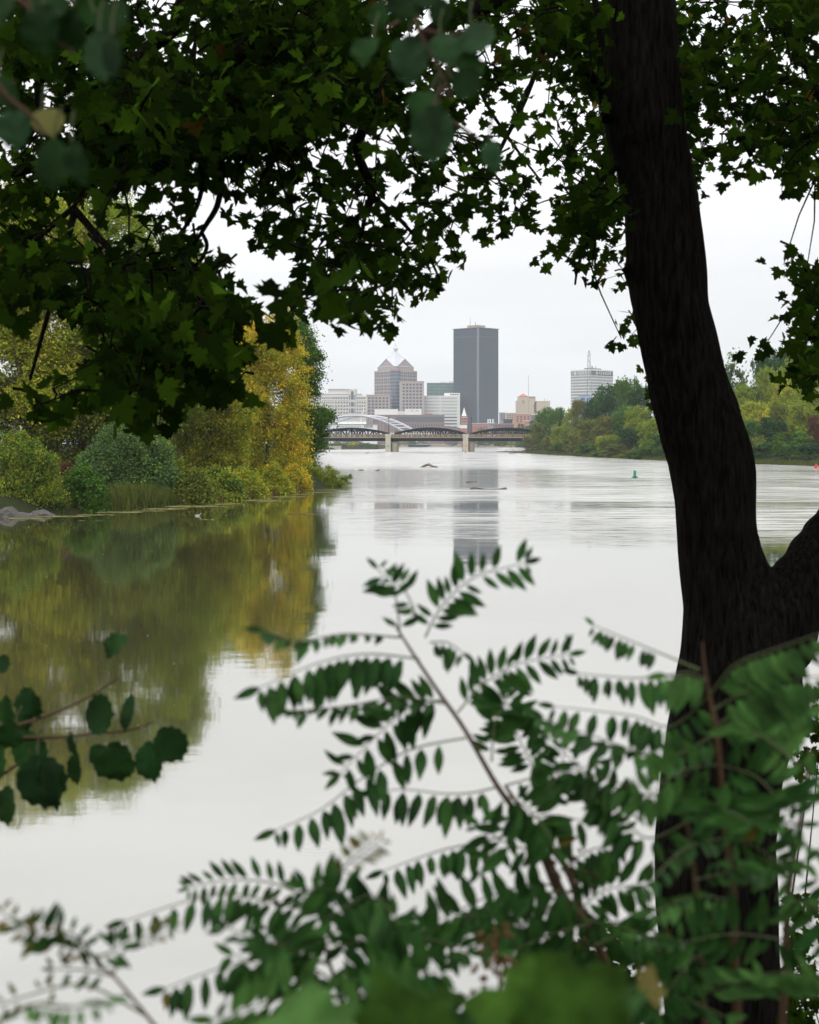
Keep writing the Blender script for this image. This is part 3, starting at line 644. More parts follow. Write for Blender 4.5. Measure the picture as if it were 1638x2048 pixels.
LM = dict(
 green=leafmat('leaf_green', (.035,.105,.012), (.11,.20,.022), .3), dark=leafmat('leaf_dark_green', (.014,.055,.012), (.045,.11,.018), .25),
 olive=leafmat('leaf_olive', (.06,.11,.015), (.21,.22,.03), .3, c=(.32,.22,.03,.9)), lime=leafmat('leaf_yellow_green', (.12,.20,.018), (.30,.33,.03), .35),
 yellow=leafmat('leaf_yellow', (.14,.22,.02), (.78,.60,.05), .35, c=(.82,.50,.03,.85)), ygreen=leafmat('leaf_turning', (.09,.19,.02), (.54,.48,.04), .35),
 grey=leafmat('leaf_grey_green', (.055,.115,.035), (.14,.22,.06), .25, c=(.20,.32,.03,.86)), rust=leafmat('leaf_rust', (.06,.11,.02), (.23,.19,.04), .3),
 sgreen=leafmat('leaf_soft_green', (.05,.13,.018), (.27,.31,.035), .3, c=(.42,.38,.04,.85)),
 red=leafmat('leaf_dark_red', (.07,.045,.02), (.16,.05,.03), .3), reed=leafmat('reed', (.035,.085,.012), (.14,.13,.03), .2),
 reedr=leafmat('reed_brown', (.05,.08,.015), (.17,.10,.03), .2),
)
def limbs(h, w, seed, n=9, rt=.018, lean=0):
    rg = random.Random(seed); q = MB()
    tr = [(0,0,-.4)]; 
    for i in range(1, 7): tr.append((rg.uniform(-.02,.02)*h + lean*i/6, rg.uniform(-.02,.02)*h, h*.82*i/6))
    q.tube(tr, [h*rt*(1-.13*i) for i in range(7)], 7)
    for i in range(n):
        j = rg.randint(2, 5); a = rg.uniform(0, 6.28); b0 = Vector(tr[j]); L = w*.42*rg.uniform(.6, 1)
        q.tube([b0, b0+Vector((math.cos(a)*L*.5, math.sin(a)*L*.5, L*.35)), b0+Vector((math.cos(a)*L, math.sin(a)*L, L*.8))], [h*rt*.45, h*rt*.3, h*rt*.1], 5)
    return q
def blobs(kind, seed):
    """lobes of a unit crown: 1 high, 1 wide, base at z = 0"""
    rg = random.Random(seed); L = []
    if kind == 'round':
        L.append((0,0,.58,.30,.30,.34)); L.append((0,0,.28,.34,.34,.26))
        for i in range(9): a = rg.uniform(0,6.28); z = rg.uniform(.3,.85); r = .27*(1-abs(z-.5)*.7); L.append((math.cos(a)*r, math.sin(a)*r, z, .16,.16,rg.uniform(.10,.17)))
    elif kind == 'tall':
        for i in range(12): z = .12+.8*i/11; a = rg.uniform(0,6.28); r = .20*(1-abs(z-.4)); L.append((math.cos(a)*r, math.sin(a)*r, z, .24-.12*z,.24-.12*z,.11))
    elif kind == 'bush':
        for i in range(9): a = rg.uniform(0,6.28); z = rg.uniform(.1,.7); r = .3*(1-z*.4); L.append((math.cos(a)*r, math.sin(a)*r, z, .22,.22,rg.uniform(.15,.28)))
    elif kind == 'spire':
        for i in range(14): a = rg.uniform(0,6.28); r = rg.uniform(0,.32); L.append((math.cos(a)*r, math.sin(a)*r, .45*rg.uniform(.3,1), .09,.09,.42*(1.2-r*1.8)))
    return L
VAR = {}
def variant(kind, seed, dens):
    key = (kind, seed, dens)
    if key not in VAR:
        n, per, lf = {'far': (210, 40, .032), 'mid': (230, 75, .0135), 'farbush': (120, 42, .045), 'low': (60, 22, .055)}[dens]
        VAR[key] = crown_mesh(kind + '_crown', blobs(kind, seed), n, per, lf, seed, clump_r=.085 if kind != 'spire' else .06, droop=.35 if kind != 'spire' else -.6)
    return VAR[key]
def tree(name, label, px, ytop, d, wpx, kind, mat, seed=1, dens='far', group=None, base=.12, zb=None, cat='tree', lean=0):
    x = X(px, d); g = ground(x, d) if zb is None else zb; g = max(g, 0) if zb is None else g
    h = Z(ytop, d) - g; wd = wpx * d / F
    r = empty(name, (x, d, g), label, cat, group)
    cr = link('crown', variant(kind, seed, dens), LM[mat], r, (0, 0, h*base), True)
    cr.scale = (wd*1.28, wd*1.28, h*(1-base)*(1.10 if kind != 'spire' else 1.0)); cr.rotation_euler = (0, 0, seed*1.7 + px*.01)
    limbs(h, wd, seed, 8 if dens != 'low' else 3).build('trunk', M['barkfar'], r, True)
    return r
GR = 'trees along the right bank'
RT = [ # px, ytop, d, width, kind, mat, seed, label
 (1062,868,600,30,'bush','rust',1,'rust-green bush hiding the right end of the truss bridge'),
 (1076,845,575,34,'round','olive',2,'olive tree just right of the truss bridge end'),
 (1092,818,590,46,'round','green',3,'mid-green round tree, leftmost tall tree of the right bank skyline'),
 (1116,812,570,44,'round','green',4,'mid-green tree with a pointed tip, second on the skyline from the bridge'),
 (1122,851,500,42,'round','lime',5,'yellow-green tree in the middle height left of the wooded bank'),
 (1143,818,545,40,'round','lime',1,'pale yellow-green tree below the white hotel tower'),
 (1100,872,520,36,'bush','olive',2,'grey-olive shrub at the water near the left tip of the wooded bank'),
 (1122,888,500,40,'bush','green',3,'low green shrub at the waterline left of the brown shrub'),
 (1160,800,520,34,'round','rust',2,'small rust-brown tree below the blue block'),
 (1150,858,480,48,'bush','olive',4,'olive tree in the middle of the left wooded slope'),
 (1148,890,470,46,'bush','rust',5,'brownish shrub at the waterline right of the green shrub'),
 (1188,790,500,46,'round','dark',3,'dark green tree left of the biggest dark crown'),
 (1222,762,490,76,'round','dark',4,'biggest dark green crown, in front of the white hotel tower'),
 (1180,838,450,50,'round','olive',5,'olive tree in the middle below the small rust-brown tree'),
 (1178,884,430,44,'bush','green',1,'green shrub at the waterline below the olive tree'),
 (1208,832,430,46,'round','rust',1,'orange-brown tree under the biggest dark crown'),
 (1256,758,470,50,'round','green',2,'high green tree right of the biggest dark crown'),
 (1246,815,430,56,'round','green',3,'green tree on the slope under the high green tree'),
 (1214,868,405,52,'round','lime',4,'drooping yellow-green tree near the water left of the dark trunk'),
 (1205,900,395,44,'bush','grey',5,'grey-green shrub at the waterline'),
 (1238,888,385,44,'bush','rust',2,'ochre shrub at the waterline'),
 (1283,770,440,52,'round','dark',5,'dark tree touching the left edge of the dark trunk'),
 (1276,812,400,50,'round','lime',1,'bright yellow-green tree left of the dark trunk'),
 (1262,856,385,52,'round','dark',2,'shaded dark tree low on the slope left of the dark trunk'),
 (1300,838,360,50,'round','lime',3,'yellow-green tree beside the dark trunk'),
 (1290,880,350,54,'bush','green',4,'green willow shrub at the water beside the dark trunk'),
 (1262,898,360,40,'bush','olive',1,'low olive shrub at the water left of the willow shrub'),
 (1330,860,345,60,'bush','green',2,'green tree half behind the dark trunk at the waterline'),
 (1340,790,410,70,'round','green',4,'tall green tree mostly behind the dark trunk'),
 (1408,745,400,70,'round','green',1,'tall green tree emerging behind the dark trunk'),
 (1463,697,380,86,'spire','grey',3,'feathery grey-green poplar rising highest on the right skyline'),
 (1525,708,370,52,'round','dark',1,'dark green skyline tree right of the feathery poplar'),
 (1555,698,365,64,'round','dark',2,'tallest dark skyline tree at the far right'),
 (1606,708,350,84,'round','lime',3,'light green skyline tree behind the hanging leaves'),
 (1542,728,345,56,'round','lime',4,'yellow-green tree below the dark skyline trees'),
 (1488,768,345,50,'round','lime',5,'yellow-topped tree beside the dark trunk on the right'),
 (1458,790,335,56,'round','ygreen',1,'green and yellow tree at the right edge of the dark trunk'),
 (1570,758,330,60,'round','ygreen',2,'yellowing tree in the middle of the right slope'),
 (1622,768,320,66,'round','lime',3,'broad light green tree at the right picture edge'),
 (1512,798,320,60,'round','ygreen',4,'round yellow-green tree in the middle of the right slope'),
 (1565,806,310,50,'round','olive',5,'brownish-olive tree beside the dark hollow'),
 (1600,802,300,60,'round','lime',1,'pale yellow-green tree with a visible white trunk near the right edge'),
 (1484,840,305,64,'round','green',2,'green tree low beside the dark trunk on the right'),
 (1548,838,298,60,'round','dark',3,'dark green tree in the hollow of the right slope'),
 (1630,828,290,34,'round','red',4,'dark maroon tree at the right picture edge'),
 (1500,866,295,54,'bush','olive',5,'olive shrub at the water right of the dark trunk'),
 (1538,882,290,56,'bush','dark',1,'dark shrub at the waterline between lighter ones'),
 (1585,862,280,66,'bush','green',2,'bright green drooping tree over the water at the right'),
 (1628,884,272,56,'bush','dark',3,'dark green shrub at the water above the red buoy'),
 (1455,872,300,60,'bush','green',4,'green shrub at the water touching the dark trunk'),
]
for i, (px, yt, d, wp, kd, mt, sd_, lab) in enumerate(RT):
    tree('shrub' if kd == 'bush' else 'tree', lab, px, yt, d, wp, kd, mt, sd_, 'far' if kd != 'bush' else 'farbush', GR, base=.03 if kd != 'bush' else -.03, cat='shrub' if kd == 'bush' else 'tree')
# behind the bridge
for (px, yt, d, wp, mt, lab) in ((1040,848,1150,26,'dark','dark green tree behind the right bridge span'), (1056,852,1000,30,'green','pale green tree behind the right bridge span, near its end'), (1022,856,1050,28,'lime','yellow-green tree behind the crown of the right bridge span'),
    (1064,842,1100,22,'dark','dark tree between the annex and the right bank'), (1003,872,980,36,'green','low green tree seen under the right bridge span'), (972,874,1300,40,'dark','dark low tree under the right bridge span near the pier'), (1045,874,900,40,'green','green bush under the right bridge span near the bank'),
    (958,856,1400,20,'green','small green tree right of the church tower'), (794,862,1250,26,'green','small green tree under the foot of the white arch'), (905,866,1450,30,'dark','small dark tree behind the middle bridge span'), (830,868,1450,40,'green','small green tree behind the middle truss span'),
    (690,868,1400,60,'green','green tree behind the left bridge span')):
    tree('tree', lab, px, yt, d, wp, 'round' if wp < 34 else 'bush', mt, 2, 'low', 'small trees beyond the truss bridge', base=.05, zb=1.0 if d < 1700 else None)
for (px, yt, d, wp, mt, lab) in ((662,885,935,26,'green','green bush, leftmost on the spit under the bridge'), (681,884,940,26,'olive','olive bush on the spit under the bridge'), (700,882,945,26,'yellow','orange-yellow bush on the spit under the bridge'), (716,883,950,24,'rust','rusty bush on the spit under the bridge'),
    (731,884,955,20,'green','round green bush on the spit under the bridge'), (748,888,960,26,'olive','grey-olive bush at the right end of the spit')):
    tree('shrub', lab, px, yt, d, wp, 'bush', mt, 3, 'low', 'bushes on the spit under the truss bridge', base=0, zb=.2, cat='shrub')

# left bank: every big tree with its own crown
def bigtree(name, label, px, ytop, d, lobes_px, mat, seed, n, per, leaf, cr_=.55, tx=None, cat='tree', droop=.4, ntr=9):
    x = X(px if tx is None else tx, d); g = max(ground(x, d), .05); r = empty(name, (x, d, g), label, cat, 'trees and bushes along the left bank')
    L = []
    for (lx, ly, rx, rz) in lobes_px:
        rxm, rzm = rx*d/F, rz*d/F; L.append((X(lx, d)-x, random.Random(int(lx*7+ly)).uniform(-.4, .4)*rxm, Z(ly, d)-g, rxm, rxm*.9, rzm))
    r9 = random.Random(seed*31)
    for l in list(L):
        for _ in range(3):
            v = Vector((r9.gauss(0,1), r9.gauss(0,1), r9.gauss(.2,.8))).normalized(); f = r9.uniform(.22,.42)
            L.append((l[0]+v.x*l[3]*.95, l[1]+v.y*l[4]*.95, max(l[2]+v.z*l[5]*.95, .3), l[3]*f, l[4]*f, l[5]*f))
    me = crown_mesh('crown', L, int(n*1.3), per, leaf, seed, clump_r=cr_, droop=droop, shell=.55)
    link('crown', me, LM[mat], r)
    h = Z(ytop, d) - g; wd = max(l[3] for l in L) * 2.2
    limbs(h, wd, seed, ntr, .016).build('trunk', M['barkfar'], r, True)
    return r
bigtree('yellow_tree', 'golden yellow tree glowing on the left bank beside the green one', 535, 622, 120, [(545,690,42,70),(580,740,36,80),(530,790,55,90),(590,830,32,80),(480,830,60,100),(540,900,60,80),(590,925,26,50),(500,720,45,80),(440,900,50,70),(560,660,22,40)], 'yellow', 11, 900, 85, .12, .62)
bigtree('green_tree', 'green tree at the tip of the left bank against the sky', 605, 642, 146, [(600,690,26,46),(618,740,22,50),(605,800,30,60),(622,860,26,50),(640,838,24,20),(650,828,16,15),(610,920,22,50),(632,878,22,18),(628,715,14,22),(590,650,18,20)], 'green', 12, 520, 75, .15, .62)
bigtree('tall_tree', 'tall pale yellow-green tree behind the maple leaves at upper left', 240, 385, 104, [(230,470,90,80),(330,520,70,60),(160,450,80,70),(280,620,130,110),(380,560,35,30),(200,740,120,110),(340,740,90,100)], 'lime', 13, 1150, 70, .14, .8)
bigtree('tall_tree', 'tall yellow-green tree at the left picture edge behind the maple leaves', 40, 365, 98, [(60,470,110,100),(0,560,110,120),(90,650,100,90),(20,740,110,90),(110,780,70,90)], 'ygreen', 14, 1150, 70, .14, .8)
bigtree('yellow_green_tree', 'yellow-green tree touching the left side of the golden yellow tree', 420, 660, 110, [(430,740,60,80),(400,820,70,70),(380,890,55,60),(450,900,45,60),(400,950,60,40),(340,800,50,60),(470,830,40,60)], 'ygreen', 15, 900, 70, .12, .55)
bigtree('backing_tree', 'olive-green tree in the shade behind the willow bush', 170, 700, 100, [(150,800,90,80),(230,820,70,60),(110,880,70,60),(60,820,80,80),(300,830,60,50)], 'olive', 16, 800, 60, .15, .7)
bigtree('willow_bush', 'grey-green willow bush leaning over the left bank waterline', 270, 842, 92, [(240,890,50,40),(290,900,50,42),(320,950,34,42),(250,950,60,40),(200,930,36,40),(300,990,38,18),(340,990,22,16)], 'grey', 17, 620, 75, .10, .42, cat='bush', droop=.8, ntr=5)
bigtree('vine_bush', 'bright green vine-covered bush between the willow and the golden tree', 330, 870, 95, [(325,895,20,22),(345,930,18,30),(305,960,26,18),(340,978,20,22),(290,930,20,12)], 'lime', 18, 170, 70, .09, .35, cat='bush', droop=1.0, ntr=4)
bigtree('yellow_bush', 'yellow-green bush over the rocks at the left picture edge', 45, 862, 80, [(30,900,50,36),(80,930,34,36),(40,960,60,36),(95,975,28,28),(15,980,30,26),(60,995,60,16),(10,1000,40,14)], 'sgreen', 19, 420, 75, .085, .36, cat='bush', droop=.8, ntr=5)
bigtree('red_bush', 'small dark red bush between the yellow bush and the willow', 125, 918, 84, [(122,945,22,22),(140,965,22,16),(105,930,12,14)], 'red', 20, 130, 50, .08, .3, cat='bush', ntr=4)
bigtree('red_bush', 'small maroon bush at the foot of the golden yellow tree', 455, 925, 111, [(450,950,26,18),(372,930,14,14),(478,958,14,12)], 'red', 21, 110, 45, .09, .35, cat='bush', ntr=4)
bigtree('low_bush', 'low rounded lime bush reaching over the water at the tip of the left bank', 640, 918, 130, [(622,950,22,24),(650,948,24,16),(678,962,22,8),(640,965,40,9),(610,935,14,16)], 'lime', 22, 260, 60, .10, .32, cat='bush', droop=.5, ntr=4)
bigtree('backing_tree', 'yellowish backing tree in the gap behind the golden yellow tree', 470, 640, 140, [(480,700,60,80),(420,680,70,90),(450,820,90,90),(540,880,70,80)], 'lime', 23, 700, 60, .18, .8)
bigtree('backing_tree', 'light green backing tree in the gap behind the tall pale tree', 330, 560, 128, [(330,660,100,90),(250,780,120,90),(380,820,100,90)], 'lime', 24, 700, 60, .18, .8)

for i, (px, yt, d, wp, mt, lab) in enumerate(((388,925,92,64,'olive','olive bush at the waterline right of the vine-covered bush'),(440,915,98,70,'sgreen','turning bush low in front of the olive tree'),(492,922,104,66,'ygreen','turning yellow-green bush at the foot of the golden tree, left side'),(542,920,110,64,'ygreen','green-gold bush at the foot of the golden tree, middle'),(588,918,117,54,'yellow','low golden bush at the foot of the golden tree, right side'),(600,925,132,50,'green','low green bush below the green tree at the bank tip'),
    (165,918,83,80,'green','dark green bush between the red bush and the willow'),(410,870,116,90,'ygreen','bushy young tree between the vine bush and the golden tree'))):
    yb = HY + CZ*F/d
    bigtree('low_bush' if i < 7 else 'young_tree', lab, px, yt, d, [(px,(yt+yb)/2+4,wp*.42,(yb-yt)*.42),(px-wp*.3,(yt+yb)/2+14,wp*.3,(yb-yt)*.32),(px+wp*.3,(yt+yb)/2+16,wp*.3,(yb-yt)*.30),(px,yb-8,wp*.6,14),(px-wp*.35,yb-4,wp*.3,10),(px+wp*.35,yb-4,wp*.3,10)], mt, 40+i, 230 if i < 7 else 420, 60, .11, .42, cat='bush' if i < 7 else 'tree', droop=.8, ntr=4)
# reeds and shore grass (uncountable)
def reeds(name, label, tab, mat, n, h, seed):
    rg = random.Random(seed); v = []; r_, g_, b_ = [], [], []
    for i in range(n):
        u = rg.random() * (len(tab)-1); j = int(u); u -= j
        px = tab[j][0]*(1-u)+tab[j+1][0]*u; py = tab[j][1]*(1-u)+tab[j+1][1]*u
        d = CZ*F/(py-HY) + rg.uniform(-.4, 1.6); x = X(px, d)+rg.uniform(-.3,.3); z = max(ground(x, d)-.05, -.15); hh = h*rg.uniform(.4, 1); a = rg.uniform(0, 6.28); wd = rg.uniform(.02,.045)
        lx, ly = rg.uniform(-.25,.25)*hh, rg.uniform(-.2,.2)*hh
        v += [(x-math.cos(a)*wd, d-math.sin(a)*wd, z), (x+math.cos(a)*wd, d+math.sin(a)*wd, z), (x+lx, d+ly, z+hh)]
        r_.append(rg.random()); g_.append(rg.random()); b_.append(rg.random())
    tag(link(name, quads(name, np.array(v), np.array(r_), np.array(g_), np.array(b_), 3), LM[mat]), label, 'reeds', kind='stuff')
reeds('reeds', 'green reeds standing along the left bank waterline', [(100,1024),(200,1020),(300,1013),(360,1008)], 'reed', 7000, .95, 1)
reeds('reeds', 'reddish brown reeds along the left bank below the golden tree', [(360,1009),(430,1003),(500,995),(600,984)], 'reedr', 7000, .85, 2)
reeds('reeds', 'shore grass along the right bank waterline', [(1040,906),(1075,908),(1100,909.5),(1200,915),(1330,921),(1500,928),(1638,932)], 'reed', 9000, 1.5, 3)
# floating weed mats
rg = random.Random(5); v = []; r_ = []
def mat_(px, py, wpx, hpx):
    d = CZ*F/(py-HY); x = X(px, d); W = wpx*d/F; Dp = hpx*d*d/(F*CZ)
    for i in range(int(14 + wpx*2.2)):
        a, q_ = rg.uniform(0,6.28), rg.random()**.5; cx_, cy_ = x+math.cos(a)*q_*W/2, d+math.sin(a)*q_*Dp/2; s0 = rg.uniform(.05,.16)
        for kk in range(4): an = a + kk*math.pi/2 + rg.uniform(-.3,.3); v.append((cx_+math.cos(an)*s0*1.6, cy_+math.sin(an)*s0, .008+.002*(i % 3)))
        r_.append(rg.random())
for (px, py, a, b_) in ((60,1037,80,3),(120,1033,110,3),(190,1030,70,2),(240,1025,90,3),(300,1022,60,2),(330,1018,90,3),(390,1013,120,4),(440,1008,90,3),(500,1001,120,3),(540,1004,60,2),(570,994,90,2.5),(600,989,60,2),(640,985,60,1.5),(660,980,50,1.5),(605,1028,60,1),(415,1040,24,1.5),(180,1042,40,1)): mat_(px, py, a, b_)
for i in range(150): mat_(rg.uniform(0, 620), 1035 + rg.random()**1.5*330, 1.2, .6) if False else None
tag(link('floating_weed', quads('floating_weed', np.array(v), np.array(r_), np.array(r_), np.array(r_)*.5), leafmat('weed', (.16,.17,.06), (.30,.27,.10), .1)), 'pale floating weed mats along the left bank', 'water weed', kind='stuff')
v = []; r_ = []
for i in range(60):
    px, py = rg.uniform(0, 640), 1040 + rg.random()*420; d = CZ*F/(py-HY); x = X(px, d); s0 = .0012*d*rg.uniform(.4,1.0)*.5
    for kk in range(4): an = kk*math.pi/2; v.append((x+math.cos(an)*s0*1.4, d+math.sin(an)*s0*2, .006))
    r_.append(rg.random())
tag(link('floating_leaves', quads('floating_leaves', np.array(v), np.array(r_), np.array(r_), np.array(r_)*.5), leafmat('fluff', (.3,.28,.16), (.42,.38,.24), .1)), 'tiny pale fallen leaves scattered on the calm water', 'leaves', kind='stuff')

# rocks
def rock(name, label, px, py, d, sx, sy, sz, seed):
    bm = bmesh.new(); bmesh.ops.create_icosphere(bm, subdivisions=4, radius=1)
    for vv in bm.verts:
        f = 1 + .35*noise.noise(vv.co*1.3+Vector((seed,0,0))) + .12*noise.noise(vv.co*4+Vector((seed,0,0)))
        vv.co = Vector((vv.co.x*sx, vv.co.y*sy, vv.co.z*sz))*f
    me = bpy.data.meshes.new(name); bm.to_mesh(me); bm.free()
    p = P(px, py, d); p.z = -sz*.45; return tag(link(name, me, M['rock'], None, p), label, 'rock', 'rocks on the left bank')
rock('rock', 'large dark grey rock at the left picture edge under the yellow bush', 18, 1010, 76, 1.2, .9, .75, 1); rock('rock', 'smaller grey rock right of the large one at the left bank', 82, 1018, 77, .8, .7, .5, 4)

# buoys, logs, birds
def buoy(label, px, py, hpx, mat, cone, name):
    d = CZ*F/(py-HY); h_ = hpx*d/F; b_ = empty(name, (X(px, d), d, 0), label, 'buoy'); r0 = h_*.21
    q = MB()
    if cone: q.cone((0,0), .0, h_*.45, r0*1.5, r0*1.25, 18).cone((0,0), h_*.45, h_, r0*1.25, r0*.5, 18)
    else: q.cone((0,0), h_*.16, h_*.97, r0*1.05, r0*.85, 18).cone((0,0), h_*.97, h_, r0*.95, r0*.9, 18)
    q.build('float_body', M[mat], b_); MB().cone((0,0), -.1, h_*.10, r0*2.0, r0*2.2, 20).cone((0,0), h_*.10, h_*.16, r0*2.2, r0*1.2, 20).build('collar', M['dark' if not cone else mat], b_)
buoy('green can buoy on the open water left of the dark trunk', 1269.5, 955, 14, 'green', False, 'channel_buoy')
buoy('red cone buoy on the water at the right picture edge', 1632, 937, 9.5, 'redb', True, 'channel_buoy'); buoy('tiny red buoy near the right bridge pier', 931, 906.5, 4, 'redb', True, 'channel_buoy')
def log(label, pts, r0, stub=None):
    w_ = [Vector((X(px, CZ*F/(yb-HY)), CZ*F/(yb-HY), dz)) for px, yb, dz in pts]; c = w_[0].copy(); c.z = 0
    q = MB(); n = len(w_); q.tube([v-c for v in w_], [r0*(1 if 0 < i < n-1 else .7) for i in range(n)], 9)
    if stub:
        for (i, dx_, dz_, rr) in stub: q.tube([w_[i]-c, w_[i]-c+Vector((dx_*.5, .1, dz_*.6)), w_[i]-c+Vector((dx_, 0, dz_))], [rr, rr*.7, rr*.3], 7)
    o = q.build('driftwood_log', M['wood'], None, True, c); tag(o, label, 'log', 'driftwood in the river')
log('humped weathered stump with a branch, in mid-river below the bridge', [(841,934.5,-.05),(850,934,.25),(857,934,.42),(866,934.5,.12),(874,935,.05)], .20, [(2,-.5,-.25,.2),(2,.3,.2,.12),(4,.12,.22,.06)])
log('short dark log floating left of the mid-river stump', [(716,941,0),(723,941,.06),(727,941,.0)], .12); log('small light log near the short dark log', [(750,942,0),(756,941.5,.08),(760,941.5,.16)], .07)
log('thin light stick floating above the long log', [(932,964,.03),(938,964.5,.05),(955,964,.04)], .05); log('long black log with raised ends right of centre', [(940,978,.0),(945,978,.10),(952,978,.09),(975,979,-.01),(1000,978.5,.01),(1010,978,.09),(1014,978,.05)], .065, [(1,.12,.12,.05)])
log('dark fallen branch at the tip of the right bank', [(992,904.5,.1),(1010,904.5,.3),(1030,905,.5),(1050,905,.6)], .32, [(1,1.2,.8,.15),(2,-1.5,1.2,.15)]); log('second fallen branch nearer the right bank shrubs', [(1018,907,.1),(1035,906.5,.4),(1050,907,.5)], .3, [(1,1.0,1.3,.15)])
def bird(label, px, py, s):
    d = CZ*F/(py-HY); bm = bmesh.new()
    me = bpy.data.meshes.new('water_bird'); vs = [(-1.1,0,.35),(-.6,0,.28),(.3,0,.25),(.65,0,.45),(.7,0,.8),(.85,0,.92),(1.15,0,.86)]; rd = [.08,.3,.34,.18,.12,.15,.03]
    q = MB(); q.tube([Vector(v_)*s for v_ in vs], [r_*s for r_ in rd], 10); o = q.build('water_bird', M['bird'], None, True, (X(px,d), d, -.02)); bm.free(); tag(o, label, 'bird')
bird('small pale duck on the calm water near the left bank', 396, 1032, .16); bird('dark water bird sitting far off below the left bridge span', 735, 907, .8)

# ------------------------------------------------------------------ foreground maple
m_bark, t, o = newmat('maple_bark')
pb_ = N(t, 'ShaderNodeBsdfPrincipled'); pb_.inputs['Roughness'].default_value = .95; pb_.inputs['Specular IOR Level'].default_value = .02; t.links.new(pb_.outputs[0], o.inputs[0])
tcn = N(t, 'ShaderNodeTexCoord'); mpn = N(t, 'ShaderNodeMapping'); mpn.inputs['Scale'].default_value = (26, 26, 4.0); t.links.new(tcn.outputs['Object'], mpn.inputs[0])
nb = N(t, 'ShaderNodeTexNoise'); nb.inputs['Scale'].default_value = 1.6; nb.inputs['Detail'].default_value = 6; nb.inputs['Roughness'].default_value = .65; t.links.new(mpn.outputs[0], nb.inputs['Vector'])
vb = N(t, 'ShaderNodeTexVoronoi', feature='DISTANCE_TO_EDGE'); vb.inputs['Scale'].default_value = 1.3; t.links.new(mpn.outputs[0], vb.inputs['Vector'])
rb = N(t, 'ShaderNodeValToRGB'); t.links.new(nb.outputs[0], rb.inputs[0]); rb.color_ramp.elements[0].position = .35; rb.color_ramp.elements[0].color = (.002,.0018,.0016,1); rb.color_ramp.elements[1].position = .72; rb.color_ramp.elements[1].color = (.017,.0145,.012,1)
t.links.new(rb.outputs[0], pb_.inputs['Base Color'])
ad = N(t, 'ShaderNodeMath', operation='ADD'); t.links.new(nb.outputs[0], ad.inputs[0]); t.links.new(vb.outputs[0], ad.inputs[1])
bb = N(t, 'ShaderNodeBump'); bb.inputs['Distance'].default_value = .03; bb.inputs['Strength'].default_value = .9; t.links.new(ad.outputs[0], bb.inputs['Height']); t.links.new(bb.outputs[0], pb_.inputs['Normal'])

mp_root = empty('maple_tree', (X(1440, 8.5), 8.5, 0.1), 'big dark leaning maple on the near shore, its leafy boughs across the top', 'tree')
OFF = mp_root.location.copy()
TD = 8.5
prof = [(-60,1212,1344),(0,1215,1350),(100,1217,1357),(190,1214,1364),(230,1205,1368),(265,1209,1374),(300,1226,1380),(400,1248,1396),(510,1253,1406),(545,1254,1409),(600,1263,1415),(700,1281,1437),(800,1305,1466),(850,1317,1482),(900,1331,1500),(950,1342,1511),(1000,1350,1514),(1060,1354,1516),(1120,1358,1528),(1200,1364,1560),(1300,1362,1600),(1400,1348,1604),(1460,1338,1585),(1545,1327,1563),(1680,1311,1549),(1770,1310,1548),(1900,1320,1556),(2048,1334,1572),(2130,1300,1600)]
q = MB(); q.tube([P((a+b)/2, y, TD)-OFF for y, a, b in prof], [(b-a)/2/F*TD for y, a, b in prof], 28)
lim = [(1545,1300,8.5,78),(1575,1220,8.5,72),(1610,1160,8.55,66),(1662,1090,8.6,62),(1730,990,8.7,60),(1800,850,8.9,58),(1870,640,9.1,54),(1920,400,9.3,50)]
q.tube([P(a, y, dd)-OFF for a, y, dd, r_ in lim], [r_/F*dd for a, y, dd, r_ in lim], 24)
up = [(1280,-40,8.5,68),(1272,-250,8.5,60),(1240,-500,8.6,48),(1230,-800,8.6,34),(1260,-1100,8.7,18)]
q.tube([P(a, y, dd)-OFF for a, y, dd, r_ in up], [r_/F*dd for a, y, dd, r_ in up], 20)
q.tube([P(1262,545,TD)-OFF, P(1248,541,TD-.05)-OFF, P(1228,540,TD-.1)-OFF], [.045,.028,.012], 8)      # broken knob
q.tube([P(1498,948,TD)-OFF, P(1512,938,TD-.02)-OFF], [.03,.006], 6)
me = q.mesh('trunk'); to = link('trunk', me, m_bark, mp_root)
rm = to.modifiers.new('r', 'REMESH'); rm.mode = 'VOXEL'; rm.voxel_size = .035; rm.use_smooth_shade = True
sm = to.modifiers.new('s', 'SMOOTH'); sm.iterations = 3; sm.factor = .6
import time; T0=time.time(); dg = bpy.context.evaluated_depsgraph_get()
me2 = bpy.data.meshes.new_from_object(to.evaluated_get(dg)); to.modifiers.clear(); to.data = me2
print('remesh', time.time()-T0, len(me2.vertices))
for vv in me2.vertices[:]:
    c_ = vv.co; f = noise.noise(Vector((c_.x*16, c_.y*16, c_.z*2.2)))*.016 + noise.noise(Vector((c_.x*3, c_.y*3, c_.z*1.2)))*.012
    vv.co = c_ + vv.normal*f
me2.polygons.foreach_set('use_smooth', [True]*len(me2.polygons))
if not me2.materials: me2.materials.append(m_bark)
me2.materials[0] = m_bark

